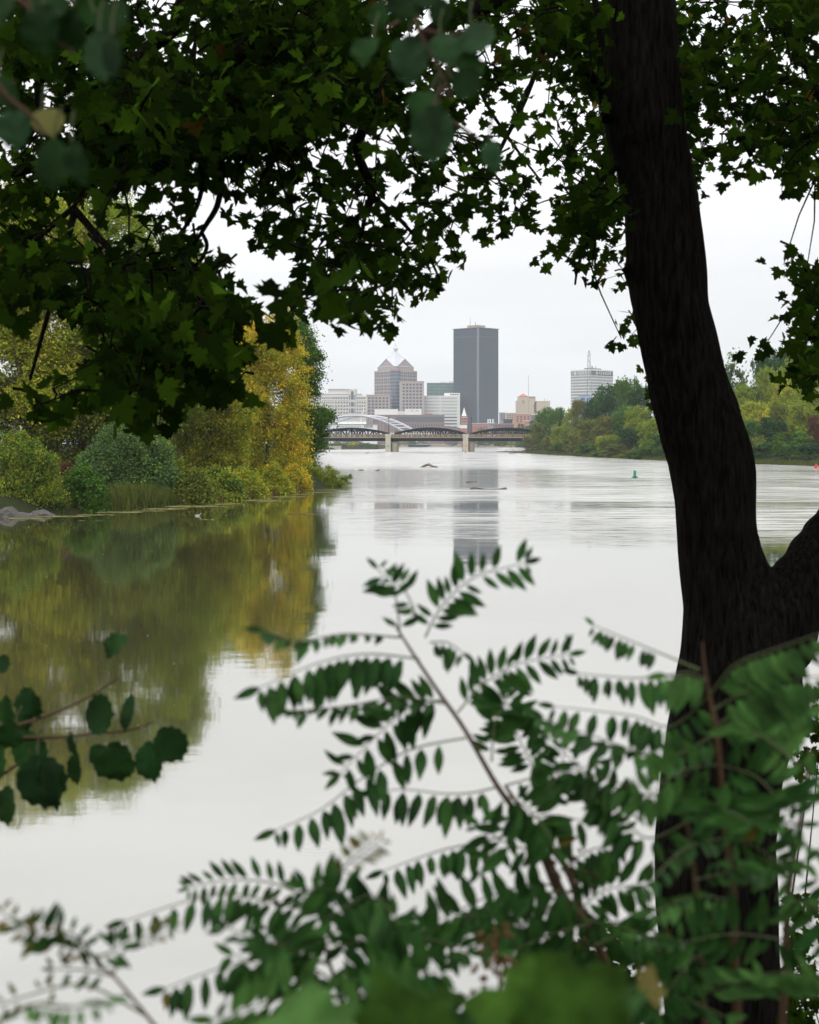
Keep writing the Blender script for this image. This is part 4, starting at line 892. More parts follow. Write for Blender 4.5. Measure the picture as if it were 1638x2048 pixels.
def boughs(mb, pts):
    w_ = []; rr = []
    for (px, py, d, r_) in pts: w_.append(P(px, py, d)-OFF); rr.append(r_/F*d)
    # smooth by inserting Catmull-Rom points
    W, RR = [], []
    for i in range(len(w_)-1):
        p0, p1, p2, p3 = w_[max(i-1,0)], w_[i], w_[i+1], w_[min(i+2, len(w_)-1)]
        for s in range(4):
            u = s/4; W.append(.5*((2*p1)+(p2-p0)*u+(2*p0-5*p1+4*p2-p3)*u*u+(3*p1-p0-3*p2+p3)*u**3)); RR.append(rr[i]*(1-u)+rr[i+1]*u)
    W.append(w_[-1]); RR.append(rr[-1]); mb.tube(W, RR, 8)
BR = [
 [(1240,-120,8.5,30),(1120,-60,8.2,26),(1000,-5,7.9,22),(930,25,7.7,19),(870,60,7.5,16),(790,130,7.2,13),(745,215,7.0,11),(715,300,7.0,10),(742,370,7.0,9),(735,415,7.0,8),(690,455,7.0,5),(640,480,7.0,3)],
 [(1240,-300,8.5,30),(900,-260,8,26),(560,-120,7.2,22),(400,-30,6.8,19),(365,15,6.8,18),(345,60,6.8,15),(270,120,6.6,13),(180,190,6.4,10),(80,250,6.2,8)],
 [(560,-120,7.2,20),(520,40,7,17),(450,140,6.8,15),(400,165,6.7,14),(310,198,6.6,13),(200,260,6.5,12),(80,330,6.4,12),(-60,355,6.3,11)],
 [(430,150,6.8,7),(420,200,6.7,6),(416,260,6.6,6),(440,300,6.6,7),(444,350,6.6,6.5),(435,410,6.6,6),(412,450,6.6,5),(400,470,6.6,4),(365,520,6.6,3),(330,545,6.6,2)],
 [(403,465,6.6,4),(414,490,6.6,4),(402,520,6.6,4),(375,545,6.6,3),(350,580,6.6,2)],
 [(420,170,6.8,6),(404,300,6.7,5),(403,380,6.7,5),(380,440,6.7,4),(330,500,6.7,3),(290,530,6.7,2)],
 [(85,60,6.2,11),(82,120,6.2,11),(78,170,6.2,10),(74,235,6.2,9),(40,300,6.2,6)],
 [(-40,180,6.4,9),(20,170,6.4,8),(80,130,6.3,7),(150,100,6.3,6),(260,60,6.4,5)],
 [(180,360,6,6),(150,410,6,5),(110,450,6,4),(60,490,6,3),(20,520,6,2)],
 [(250,540,5.6,6),(330,620,5.6,4),(380,690,5.6,3.5),(420,760,5.6,3),(450,810,5.6,2)], [(250,540,5.6,6),(275,640,5.6,4),(255,740,5.6,3),(262,800,5.6,2)],
 [(150,420,6,8),(220,500,5.8,7),(280,560,5.6,6),(360,620,5.5,5),(450,650,5.5,3),(500,700,5.5,2)], [(150,420,6,8),(120,540,5.7,6),(90,650,5.6,5),(60,760,5.6,3)],
 [(1215,200,8.5,10),(1160,120,8.3,9),(1110,60,8.2,7),(1060,20,8.1,5)], [(1215,240,8.4,12),(1205,170,8.2,10),(1200,60,8.2,8),(1185,-20,8.2,6)],
 [(1100,60,8.2,6),(1050,200,8,5),(1000,300,7.9,4),(960,400,7.8,3)], [(940,60,7.8,6),(960,180,7.8,4),(1020,280,7.8,3),(1080,360,7.8,2)],
 [(760,180,7.2,7),(640,230,7.1,5),(560,300,7,4),(510,380,7,3)], [(730,380,7,6),(800,440,7,4),(850,500,7,3),(880,560,7,2)], [(735,400,7,5),(720,480,7,4),(690,560,7,3),(650,620,7,2)],
 [(1240,330,8.5,7),(1180,380,8.3,4),(1140,420,8.2,3)],[(1250,380,8.5,6),(1200,440,8.3,4),(1160,520,8.2,3),(1150,570,8.2,2)],
 [(1900,560,9.2,26),(1760,300,9,18),(1640,190,8.8,12),(1560,160,8.7,9),(1480,180,8.6,5),(1390,160,8.5,3)], [(1640,190,8.8,8),(1580,60,8.7,7),(1570,-20,8.7,6)], [(1590,170,8.7,6),(1560,250,8.6,4),(1530,300,8.5,2.5)],
 [(1900,560,9.2,12),(1740,520,8.6,7),(1660,580,8.2,5),(1620,680,8,3)],
]
for pts in BR:
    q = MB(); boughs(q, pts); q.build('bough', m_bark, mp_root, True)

DEN = """88888876588999999998654555678999998766778
88889986588999999985465456789999998765678
88889888657899999997378744567899998776567
88888888989999999988777764457899998877766
56778999788999999998877765456799998878767
56778999999999999877777664345699998787888
67889999999998875566777765445699997777888
67889999999876655666766655556799996667788
77789988665645566667666654467899992112467
77744434544545556677776554457899990000013
77643434542056656667777776677799991000000
88754445730045667777776300003669990000000
88865567740002667777774000005769990000000
88888888884000377777763000004669990000037
99999999986450058877772000003429990000049
52334899999876645672111000000009990000039
31223789999910000032000000000009990000037
42334889999400000000000000000009990000159
24567899999520000000000000000009990000179
24567887766531000000000000000009990000002
24656765422242000000000000000000000000000
01232121000000000000000000000000000000000""".split('\n')
OUT = [(0,0),(.12,-.04),(.36,-.16),(.38,-.03),(.62,.03),(.52,.13),(.80,.34),(.54,.37),(.62,.50),(.36,.44),(.34,.56),(.46,.79),(.24,.75),(.16,.88),(0,1.08)]
OUT = OUT + [(-x, y) for x, y in OUT[-2:0:-1]]; OUT = np.array(OUT) * np.array([.50, .47])       # width ~0.72
tri = []; nO = len(OUT); CEN = np.array([[0, .17]])
LV2 = np.vstack([OUT, CEN])
LZ = np.abs(LV2[:, 0]) * .30 - (LV2[:, 1] - .17) ** 2 * .5
LV = np.column_stack([LV2, LZ]); FAN = np.array([(i, (i+1) % nO, nO) for i in range(nO)])
def leaves_mesh(name, pos, tip, nrm, size, rg, tmpl=LV, fan=FAN):
    n = len(pos); tip = tip - (tip*nrm).sum(1)[:, None]*nrm; tip /= np.linalg.norm(tip, axis=1)[:, None]+1e-9; sd_ = np.cross(tip, nrm)
    curl = rg.uniform(.2, 1.8, (n, 1, 1))
    v = pos[:, None, :] + size[:, None, None]*(tmpl[None, :, 0:1]*sd_[:, None, :] + tmpl[None, :, 1:2]*tip[:, None, :] + tmpl[None, :, 2:3]*curl*nrm[:, None, :])
    k = len(tmpl); f = (fan[None] + (np.arange(n)*k)[:, None, None]).reshape(-1)
    me = bpy.data.meshes.new(name); me.vertices.add(n*k); me.vertices.foreach_set('co', v.astype(np.float32).ravel())
    nf = n*len(fan); me.loops.add(nf*3); me.loops.foreach_set('vertex_index', f.astype(np.int32)); me.polygons.add(nf); me.polygons.foreach_set('loop_start', np.arange(0, nf*3, 3, dtype=np.int32))
    at = me.attributes.new('tint', 'FLOAT_COLOR', 'FACE'); c = np.column_stack([rg.random(n), rg.random(n), rg.random(n), np.ones(n)])
    at.data.foreach_set('color', np.repeat(c, len(fan), 0).astype(np.float32).ravel()); me.update(calc_edges=True); me.validate(); return me
rg = np.random.default_rng(3)
pos = []; size = []; tw = MB(); TW = []; CCL = []; TAU = []
for r, row in enumerate(DEN):
    for c, ch in enumerate(row[:41]):
        tau = (0,.22,.42,.7,1.0,1.5,2.5,4.4,9.5,15)[int(ch)]*(1.05 if r >= 14 and c < 14 else 1)
        if tau == 0: continue
        if c in (31, 32): tau = .5
        low = r >= 14 and c < 20
        d0 = (5.8 if low else 7.6 - (1.0 if c < 10 else 0) + (.8 if c > 26 else 0)) + 1.0*noise.noise(Vector((c*.23, r*.3, 2)))
        lw = .125*F/d0; ncl = rg.poisson(tau*1600/(lw*lw*.26)/5.0)
        for _ in range(ncl):
            px, py = (c+rg.random())*40, (r+rg.random())*40; d = d0 + rg.normal()*.7
            tl, tr_ = np.interp(py, [p_[0] for p_ in prof], [p_[1] for p_ in prof]), np.interp(py, [p_[0] for p_ in prof], [p_[2] for p_ in prof])
            if tl-30 < px < tr_+35: d = 9.6 + abs(d-d0)
            cc = np.array(P(px, py, d)); m_ = rg.integers(3, 8)
            o_ = rg.normal(size=(m_, 3))*np.array([.07, .13, .05])*(.65 if low else 1); o_[:, 2] -= .02
            pos.append(cc+o_); size.append(rg.uniform(.105, .165, m_))
            CCL.append(cc); TAU.append(tau)
            if rg.random() < .35: TW.append((cc, cc+o_[0], cc+o_[1]))
pos = np.vstack(pos); size = np.concatenate(size); n = len(pos)
tip = rg.normal(size=(n, 3))*np.array([.75, .75, .35])+np.array([0, 0, -.75]); nrm = rg.normal(size=(n, 3))*np.array([.7,.7,.4])+np.array([0, -.55, .55]); nrm /= np.linalg.norm(nrm, axis=1)[:, None]
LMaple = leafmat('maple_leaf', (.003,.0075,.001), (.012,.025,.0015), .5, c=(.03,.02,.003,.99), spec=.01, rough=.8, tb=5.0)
pos -= np.array(OFF)
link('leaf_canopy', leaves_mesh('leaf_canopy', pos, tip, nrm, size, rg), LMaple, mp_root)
print('maple leaves', n)
q = MB()
for a, b_, c in TW:
    a, b_, c = Vector(a)-OFF, Vector(b_)-OFF, Vector(c)-OFF; s_ = a+Vector((random.uniform(-.14,.14), random.uniform(-.1,.1), random.uniform(.02,.16)))
    q.tube([s_, (s_+a)/2+Vector((0,0,.02)), a, b_], [.006,.005,.003,.0015], 4, False); q.tube([a, c], .0015, 3, False)
CCL = np.array(CCL)
for i in range(len(CCL)):
    if TAU[i] > 3 and rg.random() > .25: continue
    dv = CCL-CCL[i]; dd = np.linalg.norm(dv, axis=1)+np.where(dv[:, 2] < .03, 9, 0)-.04*np.minimum(TAU, 4); dd[i] = 99; j = int(np.argmin(dd))
    if dd[j] > .85: continue
    a, b_ = Vector(CCL[i])-OFF, Vector(CCL[j])-OFF; md_ = (a+b_)/2+Vector((random.uniform(-.03,.03), 0, random.uniform(.0,.05)))
    q.tube([b_, md_, a], [.006,.0045,.003], 5, False)
q.build('twigs', m_bark, mp_root)
# unseen crown leaves, added above and behind the viewer to shade the foreground
n = 15000; pos = np.column_stack([rg.uniform(-9, 10, n), rg.uniform(-9, 15, n), rg.uniform(0, 1, n)])
dome = 5.2 + .0*pos[:, 1]; base = np.maximum(CZ + .345*np.maximum(pos[:, 1], 0) + .75, 5.3); pos[:, 2] = base + pos[:, 2]**1.5*4.0
tip = rg.normal(size=(n, 3)); nrm = rg.normal(size=(n, 3))*.6+np.array([0, 0, 1]); nrm /= np.linalg.norm(nrm, axis=1)[:, None]
link('unseen_shade_canopy', leaves_mesh('unseen_shade_canopy', pos-np.array(OFF), tip, nrm, rg.uniform(.22,.34,n), rg), LMaple, mp_root)

# ------------------------------------------------------------------ foreground shrubs
m_stem = solid('reddish_stem', (.085,.045,.022), .7, .3, 30, bump=.3); m_stemg = solid('green_stalk', (.085,.10,.04), .7, .2, 30)
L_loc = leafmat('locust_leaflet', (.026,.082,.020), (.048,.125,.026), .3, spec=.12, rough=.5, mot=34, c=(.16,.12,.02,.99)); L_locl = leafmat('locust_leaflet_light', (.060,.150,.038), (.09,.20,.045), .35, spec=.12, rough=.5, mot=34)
L_locy = leafmat('locust_leaflet_young', (.12,.15,.05), (.24,.20,.06), .4, c=(.26,.15,.02,.82)); L_ald = leafmat('round_leaf', (.012,.042,.010), (.02,.058,.012), .3, spec=.10, mot=22); L_aldl = leafmat('round_leaf_pale', (.028,.075,.028), (.04,.095,.033), .3, spec=.14, mot=22)
L_big = leafmat('broad_leaf', (.036,.082,.012), (.048,.105,.014), .4, mot=40)
el = [(0,0,0)] + [(.5*.34*math.sin(math.pi*u**.85), u, .05*math.sin(math.pi*u)) for u in (.12,.3,.5,.7,.88)] + [(0,1,-.02)]
el = el + [(-x, y, z) for x, y, z in el[-2:0:-1]]; mid = [(0,.3,-.03),(0,.7,-.03)]
ELT = np.array(el+mid); ELF = np.array([(0,1,12),(1,2,12),(2,3,12),(3,13,12),(3,4,13),(4,5,13),(5,6,13),(6,7,13),(7,8,13),(8,9,13),(9,12,13),(9,10,12),(10,11,12),(11,0,12)])
rnd = []
no_ = 26
for i in range(no_):
    a = 2*math.pi*i/no_; r0 = .5*(1+.055*(1 if i % 2 else -1)); x = math.sin(a)*r0*.98*(1-.10*math.cos(a)); y = .5-math.cos(a)*r0*(1.0) + (.07 if abs(i-no_/2) < .6 else 0)
    if i == 0: y = -.02
    rnd.append((x, y, .30*abs(x) - .25*(y-.45)**2 + (.025 if i % 4 < 2 else -.025)))
RT_ = np.array(rnd+[(0,.2,-.01),(0,.55,-.01),(0,.85,-.02)])
RF = []
for i in range(no_):
    j = (i+1) % no_; cy_ = (rnd[i][1]+rnd[j][1])/2; RF.append((i, j, no_ if cy_ < .36 else (no_+1 if cy_ < .72 else no_+2)))
RF += [(0,0,0)]*0; RF = np.array(RF)
# fill the slivers along the midrib
def nearest_seam():
    extra = []
    prev = None
    for i in range(no_+1):
        f = RF[i % no_]
        if prev is not None and f[2] != prev: extra.append((i % no_, f[2], prev))
        prev = f[2]
    return extra
RF = np.vstack([RF, np.array(nearest_seam())])
def orient(name, items, tmpl, fan, mat, parent, off, seed=1):
    """items: (pos, tipdir, normal, size, widthscale)"""
    rg_ = np.random.default_rng(seed); me = leaves_mesh(name, np.array([tuple(i[0]-off) for i in items]), np.array([tuple(i[1]) for i in items]), np.array([tuple(i[2].normalized()) for i in items]), np.array([i[3] for i in items]), rg_, tmpl, fan)
    me.polygons.foreach_set('use_smooth', [True]*len(me.polygons)); return link(name, me, mat, parent)
def curve(pts, n):
    o_ = []
    for k_ in range(n):
        u = k_/(n-1)*(len(pts)-1); i = min(int(u), len(pts)-2); u -= i
        p0, p1, p2, p3 = pts[max(i-1,0)], pts[i], pts[i+1], pts[min(i+2, len(pts)-1)]
        o_.append(.5*((2*p1)+(p2-p0)*u+(2*p0-5*p1+4*p2-p3)*u*u+(3*p1-p0-3*p2+p3)*u**3))
    return o_
FC = [0]
def frond(root, off, pts, d0, d1, Lpx, npair, mode='hang', mat=None, start=.12, jit=.38, mats=None):
    """compound leaf: thin stalk through photo points, leaflets in pairs"""
    FC[0] += 1; rr = random.Random(FC[0]*13+5); npair = int(round(npair*1.08))
    n = len(pts); w_ = [P(px, py, d0+(d1-d0)*i/(n-1)) for i, (px, py) in enumerate(pts)]
    C = curve(w_, npair*2+3); items = []; dm = (d0+d1)/2; L0 = Lpx/F*dm*.9
    q = MB(); q.tube([c-off for c in C], [.0012*(1-.6*i/len(C)) for i in range(len(C))], 5, False)
    for i in range(npair):
        k_ = 1 + int((start + (1-start)*(i/(max(1, npair-1))))*(len(C)-2)); k_ = min(k_, len(C)-1)
        c = C[k_]; tg = (C[min(k_+1, len(C)-1)]-C[k_-1]).normalized(); env = .72+.38*math.sin(math.pi*min(1, .15+i/npair*.85)); env *= (.75 if i == npair-1 else 1)
        for s in (-1, 1):
            if rr.random() < .05: continue
            dep = Vector((0, 1, 0)); imgn = tg.cross(dep).normalized()
            if imgn.z > 0: imgn = -imgn                                   # points down in the picture
            if mode == 'hang': dr = imgn*1.0 + dep*s*.42 + tg*.22 + Vector((0,0,-.25)); nr = dep*1.0 + imgn*(-s*.4) + tg*rr.uniform(-.45,.45)
            elif mode == 'flat': dr = imgn*s + tg*.55 + dep*rr.uniform(-.15,.15) + Vector((0,0,-.12)); nr = dep*-1.0 + tg*rr.uniform(-.35,.35) + imgn*rr.uniform(-.2,.2)
            elif mode == 'edge': dr = dep*s*1.0 + imgn*.42 + tg*.3; nr = imgn*-1.0 + dep*s*.42 + tg*rr.uniform(-.3,.3)
            else: dr = imgn*(1 if s > 0 else -.55) + dep*s*.35 + tg*.4; nr = dep*-1.0 + tg*rr.uniform(-.6,.6)
            dr = (dr + Vector((rr.uniform(-1,1), rr.uniform(-1,1), rr.uniform(-1,1)))*jit*.6).normalized()
            items.append((c + dr*.0025, dr, nr, L0*env*rr.choice([1,1,1,1,.85,.7])*rr.uniform(.82,1.18), 1))
    items.append((C[-1], (C[-1]-C[-2]).normalized(), Vector((.2,-1,.2)), L0*.7, 1))
    o_ = orient('compound_leaf', items, ELT, ELF, mat or L_loc, root, off, FC[0]); me = o_.data
    # merge the stalk into the same mesh
    bm = bmesh.new(); bm.from_mesh(me); sm_ = q.mesh('stalk'); mi = len(me.materials); me.materials.append(m_stemg)
    nf = len(bm.faces); bm.from_mesh(sm_); bm.faces.ensure_lookup_table()
    for f in bm.faces[nf:]: f.material_index = mi
    bm.to_mesh(me); bm.free(); bpy.data.meshes.remove(sm_); return o_
def shrub(name, label, stems, cat='shrub'):
    a = stems[0]; b0 = P(a[-1][0], a[-1][1], a[-1][2]); b0.z = ground(b0.x, b0.y); r = empty(name, b0, label, cat); off = b0.copy()
    for st in stems:
        w_ = [P(px, py, d) for px, py, d, r_ in st]; rad = [r_/F*d for px, py, d, r_ in st]
        if st is stems[0] or st[-1][1] > 2040: e_ = w_[-1].copy(); ex = (w_[-1]-w_[-2]).normalized()*.06; w_.append(e_+ex); rad.append(rad[-1]); w_.append(e_+ex*2); rad.append(rad[-1]); w_.append(Vector((e_.x+.04, e_.y+.05, (e_.z+b0.z)/2))); w_.append(Vector((b0.x+(e_.x-b0.x)*.5, e_.y+.05, b0.z-.05))); rad += [rad[-1]*1.2, rad[-1]*1.5]
        n_ = len(w_)*4; C = curve(w_, n_); Rr = [rad[min(int(i/(n_-1)*(len(rad)-1)), len(rad)-2)]*(1-(i/(n_-1)*(len(rad)-1)) % 1)+rad[min(int(i/(n_-1)*(len(rad)-1))+1, len(rad)-1)]*((i/(n_-1)*(len(rad)-1)) % 1) for i in range(n_)]
        MB().tube([c-off for c in C], Rr, 9).build('stem', m_stem, r, True)
    return r, off
D1 = 1.5
S1, o1 = shrub('locust_shrub', 'feathery locust shrub in the middle foreground, fronds spread before the water',
   [[(790,1250,1.5,2),(833,1318,1.5,3.5),(880,1388,1.5,4),(930,1460,1.5,4.5),(996,1574,1.5,5.5),(1051,1647,1.5,7),(1085,1700,1.5,11),(1120,1784,1.5,12),(1160,1840,1.5,11),(1197,1895,1.5,10),(1228,1985,1.5,10),(1240,2048,1.5,10)],
    [(1010,1570,1.6,3),(1030,1600,1.6,4),(1080,1670,1.6,5),(1135,1740,1.6,7),(1165,1830,1.6,8),(1190,1890,1.55,8)]])
A = lambda pts, d0, d1, L, n, mode='hang', mat=None, **k: frond(S1, o1, pts, d0, d1, L, n, mode, mat, **k)
A([(800,1272),(790,1190),(756,1138)],1.5,1.45,52,6,'flat'); A([(835,1240),(815,1190),(785,1155)],1.5,1.5,40,5,'flat')
A([(850,1275),(885,1211),(949,1155),(1048,1126)],1.5,1.5,62,12,'flat'); A([(800,1275),(690,1268),(600,1282),(530,1262)],1.5,1.25,62,13,'edge')
A([(838,1318),(735,1308),(640,1325),(521,1375)],1.5,1.35,88,13,'hang'); A([(860,1285),(895,1285),(925,1305)],1.5,1.5,52,5,'hang')
A([(893,1408),(800,1395),(690,1412),(582,1422)],1.5,1.4,60,15,'edge'); A([(915,1425),(965,1370),(1035,1328),(1137,1309)],1.5,1.5,62,12,'other')
A([(890,1400),(830,1410),(765,1460),(682,1545)],1.5,1.45,74,12,'other'); A([(932,1476),(820,1500),(720,1560),(640,1620),(553,1660)],1.5,1.45,78,13,'hang')
A([(996,1574),(940,1586),(885,1587),(808,1579),(745,1585)],1.5,1.5,74,8,'hang'); A([(1004,1673),(940,1688),(885,1700),(820,1722),(769,1741)],1.5,1.5,70,9,'hang')
A([(983,1523),(992,1440),(1030,1380)],1.55,1.6,66,8,'flat'); A([(1013,1570),(1080,1552),(1141,1540),(1192,1527)],1.5,1.55,58,8,'hang')
A([(1010,1590),(1060,1620),(1110,1690)],1.5,1.45,75,8,'flat'); A([(1030,1620),(1000,1680),(960,1740)],1.5,1.45,60,5,'flat')
A([(1120,1775),(1060,1768),(960,1800),(900,1830),(845,1850)],1.5,1.4,70,11,'hang'); A([(1120,1780),(1040,1800),(930,1830),(850,1860)],1.45,1.3,80,9,'flat')
A([(1070,1540),(1040,1480),(1010,1400)],1.6,1.65,64,9,'flat'); A([(1060,1600),(1110,1560),(1130,1500)],1.5,1.5,62,7,'flat')
A([(1290,1650),(1220,1590),(1100,1480)],1.5,1.5,66,9,'flat'); A([(1130,1790),(1060,1840),(980,1870)],1.4,1.35,76,8,'flat')
A([(1150,1830),(1210,1780),(1290,1770)],1.45,1.5,72,8,'flat'); A([(1170,1850),(1100,1870),(1030,1900)],1.4,1.3,70,7,'other'); A([(1120,1740),(1180,1700),(1240,1690)],1.5,1.5,66,7,'hang')
A([(1050,1640),(1100,1630),(1160,1640)],1.5,1.5,80,6,'hang'); A([(1190,1890),(1250,1870),(1300,1900)],1.4,1.4,74,7,'other'); A([(1085,1700),(1020,1690),(960,1650)],1.5,1.4,70,6,'flat')
S2, o2 = shrub('locust_shrub', 'locust shrub with a red-brown stem in front of the dark trunk at right',
   [[(1404,1285,1.35,1.2),(1414,1370,1.35,3.5),(1432,1457,1.35,6),(1443,1567,1.35,6.5),(1452,1676,1.35,7),(1465,1764,1.35,7.5),(1470,1900,1.35,8),(1475,2048,1.35,9)], [(1620,1500,1.4,4),(1600,1650,1.4,5),(1575,1800,1.4,6),(1570,1950,1.4,7),(1565,2048,1.4,8)], [(1362,1500,1.4,3),(1370,1620,1.4,4),(1390,1760,1.4,5),(1400,1900,1.4,6),(1410,2048,1.4,6)]])
A = lambda pts, d0, d1, L, n, mode='hang', mat=None, **k: frond(S2, o2, pts, d0, d1, L, n, mode, mat, **k)
A([(1400,1340),(1346,1317),(1272,1286),(1189,1251)],1.35,1.5,46,9,'hang',start=.5); A([(1410,1362),(1351,1352),(1263,1356),(1158,1347)],1.35,1.5,64,13,'hang'); A([(1415,1395),(1342,1452),(1263,1431),(1110,1413)],1.35,1.45,66,14,'hang')
A([(1430,1470),(1329,1514),(1219,1483),(1088,1435)],1.35,1.4,86,14,'edge'); A([(1430,1500),(1316,1588),(1240,1566),(1145,1540)],1.35,1.4,66,13,'hang'); A([(1440,1600),(1306,1676),(1245,1632),(1197,1588)],1.35,1.4,74,9,'hang')
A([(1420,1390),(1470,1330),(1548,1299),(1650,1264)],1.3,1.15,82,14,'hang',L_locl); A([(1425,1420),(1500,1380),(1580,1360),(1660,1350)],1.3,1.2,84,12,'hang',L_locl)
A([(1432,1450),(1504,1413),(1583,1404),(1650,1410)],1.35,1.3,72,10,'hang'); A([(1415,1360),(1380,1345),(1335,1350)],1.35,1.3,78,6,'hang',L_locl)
rr = random.Random(12)
stem_pts = [(1432,1457),(1440,1530),(1446,1610),(1452,1676),(1460,1740),(1466,1800),(1470,1880),(1474,1960),(1400,1900),(1390,1760),(1370,1620),(1575,1800),(1600,1650),(1570,1950),(1608,1560),(1572,1880),(1405,1990)]
for i in range(21):
    sx, sy = stem_pts[i % len(stem_pts)]; right = rr.random() < (.62 if sx < 1500 else .55); ang = rr.uniform(-.25, .75); L = rr.uniform(120, 215); dx_ = L*math.cos(ang)*(1 if right else -1); dy_ = L*math.sin(ang)
    dd = rr.uniform(1.0, 1.4)
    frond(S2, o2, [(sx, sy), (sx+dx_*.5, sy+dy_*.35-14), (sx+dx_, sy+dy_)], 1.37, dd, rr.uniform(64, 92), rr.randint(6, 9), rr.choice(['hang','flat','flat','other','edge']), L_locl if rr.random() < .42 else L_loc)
S3, o3 = shrub('locust_sprout', 'small locust sprout with a pinkish stem at bottom centre-left', [[(641,1827,1.3,2.5),(650,1891,1.3,3.5),(680,1994,1.3,4.5),(700,2048,1.3,5)]])
A = lambda pts, d0, d1, L, n, mode='hang', mat=None, **k: frond(S3, o3, pts, d0, d1, L, n, mode, mat, **k)
A([(640,1828),(534,1801),(427,1789),(252,1842)],1.3,1.2,68,14,'hang'); A([(640,1820),(560,1770),(460,1760),(380,1775)],1.35,1.4,44,11,'flat'); A([(645,1830),(690,1790),(611,1775)],1.3,1.2,80,8,'other')
A([(684,1975),(600,1925),(480,1925),(333,1976)],1.3,1.15,76,14,'hang'); A([(650,1880),(720,1830),(790,1840)],1.3,1.2,84,8,'flat'); A([(650,1840),(700,1810),(750,1790),(800,1850)],1.25,1.15,90,9,'hang')
A([(660,1900),(600,1880),(540,1900)],1.3,1.2,70,7,'edge'); A([(671,1748),(710,1715),(757,1680)],1.1,1.0,34,7,'flat',L_locy,jit=.5); A([(660,1900),(740,1880),(830,1905)],1.25,1.15,82,8,'other'); A([(690,2000),(620,1985),(520,2010),(430,2040)],1.2,1.0,84,9,'flat',L_locl)
A([(690,2010),(780,1950),(880,1940)],1.2,1.1,84,9,'flat'); A([(650,1890),(760,1860),(870,1880),(930,1900)],1.3,1.25,70,10,'other'); A([(700,2030),(780,2000),(860,2010)],1.1,1.0,90,8,'flat',L_locl)
S4, o4 = shrub('young_locust_twig', 'thin twig with pale reddish young leaves at the bottom left', [[(184,1912,1.05,2),(226,1951,1.05,3),(268,2000,1.05,3.5),(310,2052,1.05,4)]])
A = lambda pts, d0, d1, L, n, mode='hang', mat=None, **k: frond(S4, o4, pts, d0, d1, L, n, mode, mat, **k)
A([(186,1914),(130,1885),(60,1865),(3,1822)],1.05,1.0,46,9,'other',L_locy,jit=.5); A([(186,1914),(150,1870),(90,1860),(50,1850)],1.05,1.0,52,7,'flat',L_loc); A([(226,1950),(250,1900),(300,1870),(350,1850)],1.05,1.1,26,6,'flat',L_locy,start=.6)
A([(226,1951),(170,1940),(110,1938)],1.05,1.05,44,4,'flat',L_loc); A([(290,2030),(170,1970),(60,1990),(-20,2020)],1.05,1.0,30,5,'flat',L_locy,start=.5); A([(190,1915),(230,1900),(235,1885)],1.05,1.05,50,4,'flat'); A([(-40,2060),(60,2010),(130,2015),(215,2005)],.85,.8,70,9,'edge',L_locl)

rr = random.Random(77)
for i in range(11):
    sx, sy = rr.choice([(1160,1840),(1197,1895),(1228,1985),(1120,1784),(1190,1890),(1240,2040)]); left = rr.random() < .7; L = rr.uniform(140, 250); ang = rr.uniform(-.3, .6)
    frond(S1, o1, [(sx, sy), (sx+(-1 if left else 1)*L*.5, sy+math.sin(ang)*L*.3-12), (sx+(-1 if left else 1)*L, sy+math.sin(ang)*L)], 1.45, rr.uniform(1.2, 1.55), rr.uniform(58, 84), rr.randint(6, 10), rr.choice(['hang','flat','other','edge']), L_loc)
for i in range(6):
    sx, sy = rr.choice([(680,1994),(660,1930),(700,2040)]); left = rr.random() < .35; L = rr.uniform(120, 220); ang = rr.uniform(-.5, .3)
    frond(S3, o3, [(sx, sy), (sx+(-1 if left else 1)*L*.5, sy+math.sin(ang)*L*.3-12), (sx+(-1 if left else 1)*L, sy+math.sin(ang)*L)], 1.3, rr.uniform(1.05, 1.4), rr.uniform(60, 84), rr.randint(6, 9), rr.choice(['hang','flat','other']), L_loc)
# dead flower clusters
for i, (px, py, d, lab) in enumerate(((560,1915,1.35,'brown withered flower cluster at the bottom centre-left among fronds'), (990,1960,1.2,'orange-brown withered flower cluster left of the broad leaf'), (1140,1760,1.45,'brown seed cluster on the thick mottled stem'))):
    q = MB(); r2 = random.Random(i); c0 = P(px, py, d); vv = []
    root_ = empty('withered_flower_cluster', (c0.x, c0.y, c0.z-.0), lab, 'flower', 'withered flower clusters')
    for j in range(46):
        p = Vector((r2.gauss(0,.010), r2.gauss(0,.012), r2.gauss(0,.022))); ln = r2.uniform(.004,.009)
        dd = Vector((r2.uniform(-1,1), r2.uniform(-1,1), r2.uniform(-1,.4))).normalized(); q.tube([p, p+dd*ln*.5, p+dd*ln], [.0012,.0026,.0006], 5)
    q.tube([(0,0,.045),(0.004,0,0),(0.002,0,-.16)], .0014, 5); q.build('seed_head', solid('withered_petals_%d' % i, ((.11,.055,.02) if i == 1 else (.06,.035,.02)), .9, .5, 90), root_)

